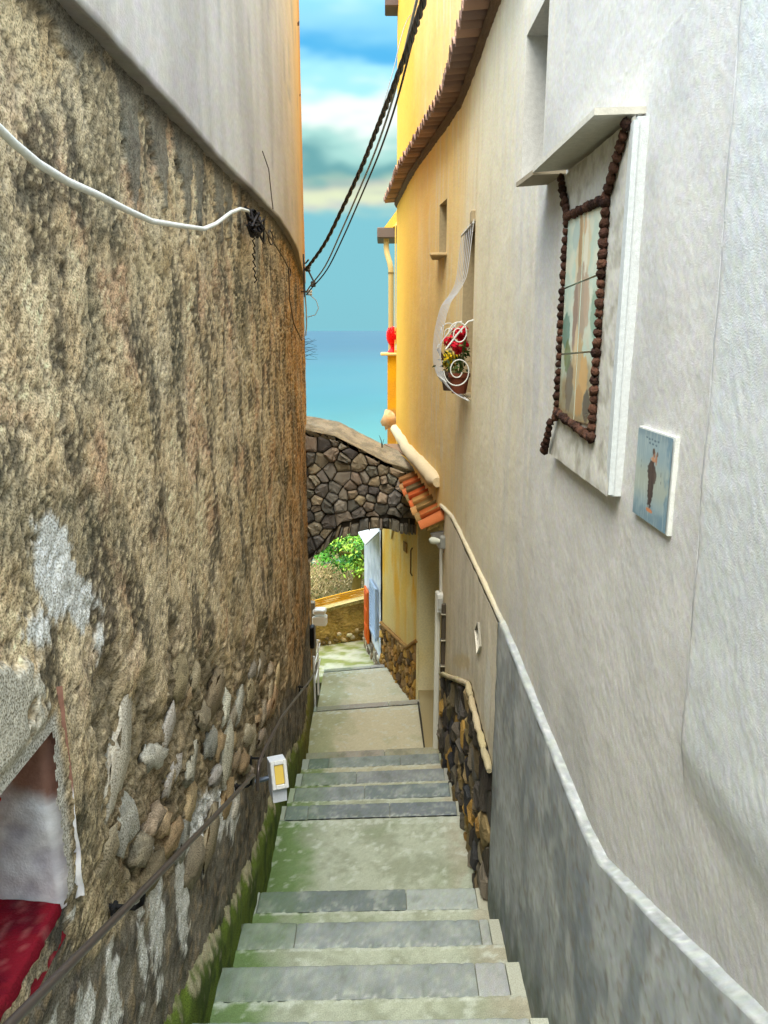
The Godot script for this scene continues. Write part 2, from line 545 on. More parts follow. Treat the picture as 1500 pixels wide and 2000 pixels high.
# ------------------------------------------------------------------ stairs
func stairs() -> void:
	var st := struct("stairs")
	# [far edge (nosing) on the left, on the right, height, width of the slab, joints across]
	var rows := [
		[-2.2, -2.2, -.35, .15, [.5]], [-1.75, -1.75, -.58, .15, [.5]], [-1.3, -1.3, -.8, .15, [.4]], [-.85, -.85, -1.02, .15, [.6]], [-.4, -.4, -1.24, .15, [.45]], [.2, .2, -1.46, .15, [.3]],
		[.85, .86, -1.69, .15, [.5]], [1.45, 1.46, -1.9, .15, [.6]], [1.97, 1.99, -2.11, .15, [.4]],
		[2.41, 2.44, -2.33, .16, [.87]], [2.845, 2.875, -2.52, .155, [.28, .93]], [3.29, 3.325, -2.73, .15, [.68]],
		[4.31, 4.37, -2.94, .15, [.2, .62]], [4.765, 4.84, -3.11, .17, [.48]], [5.215, 5.3, -3.28, .17, [.42]], [5.7, 5.8, -3.45, .16, [.22, .7]], [6.08, 6.2, -3.62, .17, [.55]],
		[7.26, 7.46, -3.79, .1, [.6]], [8.55, 8.78, -3.97, .08, [.5]]]
	var moss := c8(96, 128, 62)
	var conc := c8(180, 188, 168)
	var conc2 := c8(156, 164, 142)
	var warm := c8(216, 206, 172)
	var white := c8(214, 222, 210)
	var x0 := -.72
	var prev := [-2.8, -2.8]
	for q in rows:
		var y: float = q[2]
		var x1: float = .56 if q[0] < 5.9 else .66
		if q[0] > 7: x1 = .62
		if q[0] > 8: x1 = .45
		var w: float = q[3]
		var dl: float = q[0]
		var dr: float = q[1]
		var p0: float = prev[0]
		var p1: float = prev[1]
		var far_out: bool = q[0] > 5.9
		# the concrete tread, cast against the slab
		var near_step: bool = dl > 1.2
		var tread := sheet(steps(x0, x1, .012 if near_step else .1), steps(0, 1, (.012 if near_step else .1) / maxf(.3, dl - p0)), func(x: float, t: float) -> Array:
			var k := (x - x0) / (x1 - x0)
			var d := lerpf(lerpf(p0 - .04, p1 - .04, k), lerpf(dl - w + .02, dr - w + .02, k), t)
			var a := F.get_noise_2d(x * 3.0, d * 3.0)
			var b := F.get_noise_2d(x * 14.0 + 5, d * 14.0)
			var c := conc.lerp(conc2, ss(-.25, .45, a + .5 * b))
			c = c.lerp(warm, ss(4.2, 6.6, d) * .85)
			c = c.lerp(c8(176, 166, 146), ss(.3, .46, x) * .55 * ss(.0, .3, .35 + a))
			# moss in the damp corner beside the old house, patches elsewhere
			c = c.lerp(moss, clampf(ss(-.32, -.56, x + .16 * a + .04 * b) * .85 * (1.0 - .55 * ss(5.0, 7.0, d)), 0, 1))
			c = c.lerp(moss, .16 * ss(.2, .5, F.get_noise_2d(x * 2 + 9, d * 2)))
			c = c.lerp(white, .5 * ss(.18, .5, F.get_noise_2d(x * 9 + 31, d * 9) - (1 - t) * .12))
			if t > .9: c = c.lerp(white, .55 * ss(-.2, .3, b))
			var g := 1.0 + rng.randf_range(-.07, .07)
			return [V(x, y + .004 * a + .0016 * b + (.0055 + .004 * F.get_noise_2d(x * 26, d * 26)) * ss(.82, .93, t) - .012 * ss(.95, 1.0, t), d), Color(c.r * g, c.g * g, c.b * g)], Vector3.UP)
		obj("step_tread", tread, M.concrete, st)
		# body under the tread with the riser as its front
		var m := MB.new()
		m.col = c8(120, 124, 108)
		m.hexa([V(x0, y - .45, p0 - .06), V(x1, y - .45, p1 - .06), V(x1, y - .012, p1 - .06), V(x0, y - .012, p0 - .06), V(x0, y - .45, dl - .012), V(x1, y - .45, dr - .012), V(x1, y - .012, dr - .012), V(x0, y - .012, dl - .012)])
		obj("step_core", m, M.concrete, st)
		# nosing slabs of grey volcanic stone, mortar at the two ends
		var cuts := [.085 if near_step and not far_out else .02]
		for j in q[4]: cuts.append(j)
		cuts.append(.965 if not far_out else .99)
		var xw := x1 - .06
		for i in cuts.size() - 1:
			var a0: float = cuts[i] + .0018
			var a1: float = cuts[i + 1] - .0018
			var tone := c8(122, 132, 136) if rng.randf() < .6 else c8(146, 154, 151)
			if i == cuts.size() - 2 and cuts.size() > 2 and dl < 4: tone = c8(166, 173, 167)
			if far_out: tone = c8(176, 170, 150)
			tone = vary(tone, .06)
			var up := rng.randf_range(.003, .006)
			# profile of the slab: back, top, worn rounded nosing, front
			var prof := [[w, -.05], [w, up - .001], [w - .004, up]]
			for rw in 9: prof.append([lerpf(w - .012, .008, rw / 8.0), up])
			prof.append_array([[.003, up - .002], [.0, up - .008], [-.001, -.02], [.0, -.06]])
			var pv := PackedFloat64Array()
			for q2 in prof.size(): pv.append(q2)
			var sm := sheet(steps(a0, a1, .009 if near_step else .06), pv, func(aa: float, pi: float) -> Array:
				var pp: Array = prof[int(pi)]
				var x := lerpf(x0, xw, aa)
				var d: float = lerpf(dl, dr, aa) - pp[0]
				var nz := F.get_noise_2d(x * 5 + dl * 7, d * 5)
				var nz2 := F.get_noise_2d(x * 26, d * 26)
				var nz3 := N.get_noise_2d(x * 110, d * 110)
				var c := tone.lerp(c8(176, 184, 174), .5 * ss(.05, .5, nz + .4 * nz2)).lerp(c8(92, 102, 88), .35 * ss(.1, .5, .3 * nz2 - nz))
				c = c.lerp(c8(208, 214, 204), .55 * ss(.05, .4, nz2) * ss(.65, 1.0, pp[0] / w)).lerp(c8(96, 128, 66), .35 * ss(-.3, -.5, x + .1 * nz))
				var wear := .004 * maxf(0, nz2) * (1.0 if pi > 10 else 0.0)
				var ends := .004 * ss(.006, .0, minf(aa - a0, a1 - aa))
				return [V(x, y + pp[1] - ends - wear + .0006 * nz3, d - wear), vary(c, .06)], Vector3(0, 1, -.4))
			obj("nosing_slab", sm, M.slab, st)
		# pale mortar that holds the slabs at both ends
		for side in 2:
			var b0: float = 0.0 if side == 0 else cuts[-1] + .001
			var b1: float = cuts[0] - .001 if side == 0 else 1.06
			if b1 - b0 < .012: continue
			var mm := MB.new()
			mm.col = vary(c8(166, 180, 160) if side == 0 else c8(186, 190, 172), .06)
			mm.hexa([V(lerpf(x0, xw, b0), y - .05, lerpf(dl, dr, b0) - w), V(lerpf(x0, xw, b1), y - .05, lerpf(dl, dr, b1) - w), V(lerpf(x0, xw, b1), y + .003, lerpf(dl, dr, b1) - w), V(lerpf(x0, xw, b0), y + .003, lerpf(dl, dr, b0) - w),
				V(lerpf(x0, xw, b0), y - .05, lerpf(dl, dr, b0) - .004), V(lerpf(x0, xw, b1), y - .05, lerpf(dl, dr, b1) - .004), V(lerpf(x0, xw, b1), y + .003, lerpf(dl, dr, b1) - .004), V(lerpf(x0, xw, b0), y + .003, lerpf(dl, dr, b0) - .004)])
			obj("mortar_end", mm, M.concrete, st)
		prev = [dl, dr]
	# channel in front of the yellow door and the ramp behind the last step
	var ch := MB.new()
	ch.col = c8(70, 66, 54)
	ch.hexa([V(.372, -3.8, 6.34), V(.392, -3.8, 6.34), V(.392, -3.778, 6.34), V(.372, -3.778, 6.34), V(.348, -3.8, 7.36), V(.366, -3.8, 7.36), V(.366, -3.778, 7.36), V(.348, -3.778, 7.36)])
	obj("drain_channel", ch, M.concrete, st)
	var ramp := sheet(steps(-1.5, .3, .04), steps(8.5, 11.0, .04), func(x: float, d: float) -> Array:
		var a := F.get_noise_2d(x * 3, d * 3)
		var c := c8(206, 204, 172).lerp(c8(150, 156, 84), ss(-.25, .3, a + .3 * (-x - .5)))
		return [V(x, -4.13 - (d - 8.6) * .13 + .006 * a, d), vary(c, .05)], Vector3.UP)
	obj("ramp", ramp, M.concrete, st)

# ------------------------------------------------------------------ the old house on the left
func gauss(d: float, y: float, cd: float, cy: float, sd: float, sy: float, lean := 0.0) -> float:
	var u := (d - cd) / sd
	var w := (y - cy + lean * (d - cd)) / sy
	return exp(-(u * u + w * w))

func old_house() -> void:
	var h := thing("old_house", "old house on the left with peeling tan roughcast over rubble and grey plaster above", "house")
	var tan1 := c8(250, 226, 186)
	var tan2 := c8(226, 198, 156)
	var pink := c8(222, 178, 142)
	var dark := c8(66, 62, 52)
	var spk := c8(232, 212, 172)
	var grey := c8(134, 130, 116)
	var low1 := c8(146, 139, 126)
	var low2 := c8(88, 84, 77)
	var chalk := c8(246, 246, 242)
	var orange := c8(216, 158, 82)
	var olive := c8(120, 112, 52)
	var wall_at := func(d: float, y: float) -> Array:
		var hh := y - lerpt(FD, FY, d)
		var n1 := F.get_noise_2d(d * 1.1, y * 1.1)
		var n2 := F.get_noise_2d(d * 4.0 + 9, y * 4.0)
		var n3 := F.get_noise_2d(d * 13.0, y * 11.0 + 4)
		var n4 := N.get_noise_2d(d * 46.0, y * 46.0)
		var n5 := N.get_noise_2d(d * 95.0, y * 80.0)
		var led := lerpt(LED, LEY, d)
		var out := .018 * n1 + .005 * n2 + .0022 * n3 + .0016 * n4 + .0016 * n5
		# colour of the roughcast
		var c := tan1.lerp(tan2, ss(-.3, .35, n2 + .4 * n1))
		c = c.lerp(pink, .7 * ss(.1, .4, F.get_noise_2d(d * 2 + 40, y * 2)))
		c = c.lerp(olive, .4 * ss(1.9, .9, d) * ss(.1, .5, y) + .3 * ss(.15, .5, F.get_noise_2d(d * 1.7, y * 1.7 + 50)))
		c = c.lerp(orange, .8 * ss(3.4, 6.8, d + n1) * ss(.2, 1.2, hh))
		var pit := ss(-.12, -.4, n3 + .35 * n4)
		c = c.lerp(dark, .5 * pit)
		out -= .0035 * pit
		c = c.lerp(c8(226, 210, 180), .55 * ss(.1, .35, F.get_noise_2d(d * 1.5 + 90, y * 1.4)))
		c = c.lerp(dark, .78 * ss(.08, .34, F.get_noise_2d(d * 4 + 70, y * 2.0)))
		c = c.lerp(c8(96, 94, 76), .6 * ss(.05, .35, F.get_noise_2d(d * 1.6 + 20, y * 1.3 + 5)))
		c = c.lerp(spk, .85 * ss(.2, .55, n4 * .6 + n5 * .5 + .35 * n3))
		c = c.lerp(dark, .75 * ss(-.25, -.6, n4 * .6 + n5 * .6))
		# thin grey render that still hangs on below the plaster, with a torn lower edge
		var hang := led - .05 - .2 * ss(1.5, 2.2, d) * (.45 + 1.5 * N.get_noise_1d(d * 4.2) + .5 * N.get_noise_1d(d * 13)) * ss(5.6, 3.4, d)
		var tr := ss(-.006, .012, y - hang + .05 * n3)
		c = c.lerp(grey.lerp(low2, ss(-.1, .5, n3 + .5 * n4)), .85 * tr)
		out = lerpf(out, .014 + .007 * n2 + .003 * n3, .7 * tr)
		c = c.lerp(low2, .7 * ss(.07, .0, led - y))  # shade under the proud plaster, painted into the wall colour
		# below: rubble laid bare, then a smooth dark render near the stairs
		var lowl := .74 + .22 * n1 + .12 * n2 + .25 * ss(5.5, 7.0, d)
		var lw := ss(.05, -.05, hh - lowl)
		var c2 := low1.lerp(low2, ss(-.25, .35, n2 + .5 * n3)).lerp(tan2, .35 * ss(.1, .4, n3))
		c = c.lerp(c2, lw)
		out = lerpf(out, -.012 + .01 * n1 + .008 * n2 + .006 * n3 + .002 * n4, lw)
		var rb := ss(1.35, 1.6, d) * ss(5.4, 4.2, d) * ss(.58, .75, hh) * ss(1.42, 1.2, hh + .25 * n2)
		c = c.lerp(c8(176, 160, 130).lerp(c8(120, 108, 86), ss(-.1, .3, n3)), rb * .8)
		var crev := ss(.09, .02, absf(F.get_noise_2d(d * 7 + 17, y * 6))) * rb
		c = c.lerp(dark, .75 * crev)
		out += (-.018 + .02 * n3 + .012 * n2) * rb - .014 * crev
		# chalk-white salt stains and one patch of smooth grey render
		var sal := 0.0
		if d < 3.3 and y < -.2 and y > -2.1:
			for g in SALT: sal = maxf(sal, gauss(d, y, g[0], g[1], g[2] * 1.3, g[3] * 1.3, g[4]) * g[5])
		if sal > .05: c = c.lerp(chalk, .95 * ss(.42, .62, sal + .42 * n3 + .12 * n4 + .2 * n2))
		var gr := gauss(d, y, 1.07, -.57, .13, .12)
		if gr > .02:
			var kk := ss(.42, .5, gr + .4 * n2 + .35 * n3)
			c = c.lerp(c8(206, 200, 184), kk); out = lerpf(out, .012 + .004 * n2, kk)
		c = c.lerp(c8(88, 104, 62), .5 * ss(.1, .5, n1 + n2) * ss(.4, .15, hh))
		# beside the niche the render is trowelled smooth up to its white edge
		var ne := maxf(absf(y + .88) - .19, d - 1.25)
		if ne < .03 and y > -1.04: c = c.lerp(c8(204, 200, 190), ss(.03, .008, ne)); out = lerpf(out, .004, ss(.04, .01, ne))
		var g2 := 1.0 + rng.randf_range(-.26, .26)
		return [V(xl(d) + out, y, d), Color(clampf(c.r * g2, 0, 1), clampf(c.g * g2, 0, 1), clampf(c.b * g2, 0, 1))]
	var in_niche := func(d: float, y: float) -> bool:
		return d < 1.245 + .012 * N.get_noise_1d(y * 25) and y > -1.055 and y < -.695
	obj("rough_wall", sheet(geo(.62, 7.9, .006, [1.248]), steps(-4.4, .68, .0075), func(d: float, y: float) -> Array:
		return wall_at.call(d, minf(y, lerpt(LED, LEY, d) + .012)), Vector3(1, 0, 0), in_niche), M.rough_wall, h)
	obj("rough_wall", sheet(steps(-3, .62, .03), steps(-3.0, .6, .03), func(d: float, y: float) -> Array: return wall_at.call(d, y), Vector3(1, 0, 0), func(d: float, y: float) -> bool: return d > .5 and y > -1.055 and y < -.695), M.rough_wall, h)
	# its end, round the corner towards the sea
	obj("end_wall", sheet(steps(-1.9, -.795, .02), steps(-4.4, 3.0, .02), func(x: float, y: float) -> Array:
		var n := F.get_noise_2d(x * 8, y * 8)
		return [V(x, y, 7.9 + .02 * n), tan1.lerp(orange, .5 + n)], Vector3(0, 0, -1)), M.rough_wall, h)
	# grey plaster above: a hand's breadth proud, with its lower edge rounded under
	var up1 := c8(206, 197, 186)
	var up2 := c8(184, 175, 164)
	var up3 := c8(224, 188, 120)
	obj("plaster_wall", sheet(merge(geo(.6, 7.9, .02), [-3.0, -2.0, -1.0, 0.0]), steps(-.06, 2.9, .02), func(d: float, t: float) -> Array:
		var led := lerpt(LED, LEY, maxf(d, -3))
		var y := led + minf(maxf(t, 0), stair_top(LTD, LTY, d) - led)
		var proud := .045 * sqrt(clampf((t + .06) / .06, 0, 1)) if t < 0 else .045
		proud *= 1 - .45 * ss(5.5, 7.9, d)
		var n := F.get_noise_2d(d * 1.2, y * .5)
		var s := F.get_noise_2d(d * 7, y * .7 + 20)
		var c := up1.lerp(up2, ss(-.3, .4, n + .5 * s)).lerp(up3, ss(4.2, 7.4, d) * .85).lerp(c8(206, 148, 60), .8 * ss(7.1, 7.7, d))  # yellow light on the far end is painted into the plaster colour
		c = c.lerp(c8(150, 146, 140), .5 * ss(.3, .5, F.get_noise_2d(d * 9 + 3, y * 1.1)))
		if t < 0: c = c.lerp(low2, .6)  # undershadow of the overhang painted onto the turned-under edge
		return [V(xl(d) + proud + .006 * n + .002 * s, y, d), vary(c, .03)], Vector3(1, 0, 0)), M.plaster, h)
	# body and roof slab behind the faces
	var m := MB.new()
	m.col = c8(170, 160, 140)
	var p0 := -3.0
	for i in 4:
		var p1: float = minf(LTD[i], 7.85)
		var ty: float = LTY[i]
		m.box(V(-2.75, (ty - 6) * .5, (p0 + p1) * .5), Vector3(3.5, ty + 6, p1 - p0 - .004))
		m.box(V(-.82 - .04 * i, ty + .03, (p0 + p1) * .5), Vector3(.56, .06, p1 - p0), Basis(), .01)
		p0 = p1
	obj("house_core", m, M.plaster, h)
	# niche with white splayed jamb and red sill
	var nm := sub("niche", h)
	var j := sheet(steps(-.92, -.585, .008), steps(-1.075, -.63, .008), func(x: float, y: float) -> Array:
		var n := F.get_noise_2d(x * 6, y * 6)
		var c := c8(240, 238, 238).lerp(c8(206, 202, 208), ss(0, .5, n))
		c = c.lerp(c8(158, 116, 98), ss(-.86, -.82, y + .04 * n + .22 * (x + .6)))
		return [V(x, y, 1.247 + .01 * n + .04 * ss(-.62, -.59, x)), c], Vector3(0, 0, 1))
	obj("jamb", j, M.plaster, nm)
	var b := MB.new()
	b.col = c8(150, 110, 92)
	b.box(V(-.93, -.86, .8), Vector3(.04, .5, .96))
	obj("back_panel", b, M.plaster, nm)
	var s1 := sheet(steps(-.92, -.604, .01), steps(.3, 1.245, .012), func(x: float, d: float) -> Array:
		var n := F.get_noise_2d(x * 9, d * 7)
		var n2 := F.get_noise_2d(x * 40, d * 30)
		var c := c8(134, 14, 36).lerp(c8(92, 10, 26), ss(-.2, .4, n)).lerp(c8(196, 120, 116), .35 * ss(.2, .5, n2 + .4 * n))
		return [V(x, -1.03 - .09 * (x + .91) + .004 * n + .001 * n2 - .06 * ss(-.612, -.604, x), d), vary(c, .05)], Vector3.UP)
	obj("red_sill", s1, M.concrete, nm)
	var s2 := MB.new()
	s2.col = c8(196, 40, 36)
	s2.tube([V(-.80, -.99, 1.225), V(-.74, -.86, 1.225), V(-.70, -.82, 1.228)], .012, 6)
	obj("red_moulding", s2, M.paint, nm)
	var t := MB.new()
	t.col = c8(190, 180, 164)
	t.box(V(-.775, -.665, .77), Vector3(.33, .05, .95))
	obj("head", t, M.plaster, nm)
	# mossy base beside the stairs
	var mo1 := c8(112, 134, 50)
	var mo2 := c8(78, 98, 38)
	var beige := c8(206, 198, 166)
	obj("mossy_base", sheet(geo(1.0, 7.9, .007), steps(-.35, .34, .01), func(d: float, t2: float) -> Array:
		var y := lerpt(FD, FY, d) + t2
		var a := F.get_noise_2d(d * 4, y * 4)
		var b2 := F.get_noise_2d(d * 16, y * 9)
		var top := .25 + .03 * a
		var k := ss(top + .05, top - .1, t2)
		var c := mo1.lerp(mo2, ss(-.2, .4, a + .4 * b2))
		c = c.lerp(beige, ss(.2, .27, t2 + .1 * a + .08 * b2) * .85)
		c = c.lerp(c8(150, 128, 40), .5 * ss(4.5, 6.5, d))
		return [V(xl(d) - .022 + .036 * k + .006 * a + .003 * b2, y, d), vary(c, .1)], Vector3(1, 0, 0)), M.rough_wall, h)
	# rubble laid bare: the stones that stand out
	rng.seed = 21
	var pal := [c8(196, 184, 162), c8(176, 164, 142), c8(198, 174, 138), c8(176, 172, 160), c8(210, 204, 190), c8(156, 140, 116), c8(182, 166, 138), c8(190, 162, 128)]
	var reg := PackedVector2Array()
	for q in [[1.5, .62], [1.9, .58], [2.5, .6], [3.3, .66], [4.3, .72], [4.6, .95], [3.8, 1.15], [3.0, 1.2], [2.3, 1.32], [1.8, 1.36], [1.52, 1.2], [1.44, .9]]:
		reg.append(Vector2(q[0], lerpt(FD, FY, q[0]) + q[1]))
	var seeds := scatter(reg, .07, .22, 1400)
	for q: Vector2 in seeds:
		if rng.randf() < .3: continue
		var near := 9.0
		for o2: Vector2 in seeds:
			if o2 != q: near = minf(near, q.distance_to(o2))
		var r := MB.new()
		r.col = vary(pal[rng.randi() % pal.size()], .2)
		var big := clampf(near * .56, .02, .1)
		rock(r, Vector3.ZERO, Vector3(rng.randf_range(.018, .028), big * rng.randf_range(.45, .85), big * rng.randf_range(.9, 1.7)), Basis(Vector3(1, 0, 0), rng.randf_range(-.5, .9)) * Basis(Vector3(0, 0, 1), rng.randf_range(-.25, .25)), 9, 12)
		var o := obj("stone", r, M.rough_wall, h)
		o.position = V(xl(q.x) - .018, q.y, q.x)

# places of salt stains on the old wall: D, height, size along, size up, lean, strength
const SALT := [[1.34, -.42, .07, .09, .5, 1.1], [1.44, -.53, .055, .05, .3, 1.0], [1.25, -.5, .05, .05, 0, .75], [1.5, -.63, .04, .04, 0, .6],
	[2.5, -1.77, .32, .1, .45, 1.15], [1.8, -1.55, .07, .14, -.3, 1.0], [1.44, -1.45, .035, .11, 0, .95], [1.36, -1.5, .05, .07, 0, .85], [1.66, -1.54, .04, .12, 0, .75], [1.28, -1.36, .05, .06, 0, .9], [2.9, -2.05, .12, .1, .4, .8], [1.15, -1.25, .05, .04, 0, .8],
	[2.05, -1.72, .07, .14, 0, 1.0], [1.25, -1.09, .05, .015, 0, .5], [1.6, -1.7, .05, .05, 0, .6], [1.75, -1.75, .05, .05, 0, .55]]

# ------------------------------------------------------------------ the grey house on the right
func prism(m: MB, poly: PackedVector2Array, f0: Callable, f1: Callable, facing: Vector3) -> void:
	var t := Geometry2D.triangulate_polygon(poly)
	for i in range(0, t.size(), 3):
		for side in 2:
			var f := f0 if side == 0 else f1
			var nn := facing if side == 0 else -facing
			m.raw(f.call(poly[t[i]]), f.call(poly[t[i + 1]]), f.call(poly[t[i + 2]]), nn, nn, nn)
	for i in poly.size():
		var p := poly[i]
		var q := poly[(i + 1) % poly.size()]
		var mid := (p + q) * .5
		var o := (q - p).orthogonal().normalized() * .004
		if Geometry2D.is_point_in_polygon(mid + o, poly): o = -o
		var a: Vector3 = f0.call(p)
		var b: Vector3 = f0.call(q)
		var c: Vector3 = f1.call(q)
		var d: Vector3 = f1.call(p)
		var g := (b - a).cross(d - a).normalized()
		if g.dot(f0.call(mid + o) - f0.call(mid)) < 0: g = -g
		m.raw(a, b, c, g, g, g); m.raw(a, c, d, g, g, g)

func barrel(r0: float, r1: float, l: float, th: float, col: Color, seg := 6) -> ArrayMesh:      # a roof tile along +x, hump up
	var m := MB.new()
	m.col = col
	var p := func(x: float, r: float, i: int) -> Vector3:
		var w := PI * (i + .0) / seg
		return Vector3(x, sin(w) * r, cos(w) * r)
	for i in seg:
		var w := PI * i / seg
		var w2 := PI * (i + 1) / seg
		var na := Vector3(0, sin(w), cos(w))
		var nb := Vector3(0, sin(w2), cos(w2))
		for o in 2:
			var q := 0.0 if o == 0 else th
			var sg := 1.0 if o == 0 else -1.0
			m.raw(p.call(0, r0 - q, i), p.call(0, r0 - q, i + 1), p.call(l, r1 - q, i + 1), na * sg, nb * sg, nb * sg)
			m.raw(p.call(0, r0 - q, i), p.call(l, r1 - q, i + 1), p.call(l, r1 - q, i), na * sg, nb * sg, na * sg)
		for e in 2:
			var x := 0.0 if e == 0 else l
			var r := r0 if e == 0 else r1
			var nn := Vector3(-1 if e == 0 else 1, 0, 0)
			m.raw(p.call(x, r, i), p.call(x, r, i + 1), p.call(x, r - th, i + 1), nn, nn, nn)
			m.raw(p.call(x, r, i), p.call(x, r - th, i + 1), p.call(x, r - th, i), nn, nn, nn)
	return m.mesh()

const HOLES := [[2.8, 3.2, .56, 1.07, .3], [6.1, 6.42, .57, .955, .22], [4.68, 5.28, -.41, .62, .2]]     # windows: D from, to, height from, to, depth

func xlow(d: float) -> float: return xr(minf(d, 5.6))
func coping_y(d: float) -> float: return lerpt([3.15, 4.06, 5.92, 6.2], [-1.975, -1.975, -2.78, -2.9], d)

func wall_tone(d: float, y: float) -> Color:        # pale grey near the upper stairs, ochre towards the sea
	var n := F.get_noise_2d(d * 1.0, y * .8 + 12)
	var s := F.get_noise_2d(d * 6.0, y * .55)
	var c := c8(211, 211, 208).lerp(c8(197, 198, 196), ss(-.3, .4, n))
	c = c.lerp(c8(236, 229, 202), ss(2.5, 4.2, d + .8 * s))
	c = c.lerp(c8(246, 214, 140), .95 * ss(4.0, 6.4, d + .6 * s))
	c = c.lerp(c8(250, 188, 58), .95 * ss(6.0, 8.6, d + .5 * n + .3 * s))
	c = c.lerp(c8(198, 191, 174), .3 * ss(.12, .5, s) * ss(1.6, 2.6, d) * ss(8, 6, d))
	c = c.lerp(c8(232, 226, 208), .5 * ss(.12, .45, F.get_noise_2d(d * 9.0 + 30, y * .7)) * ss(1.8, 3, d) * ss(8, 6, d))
	return c

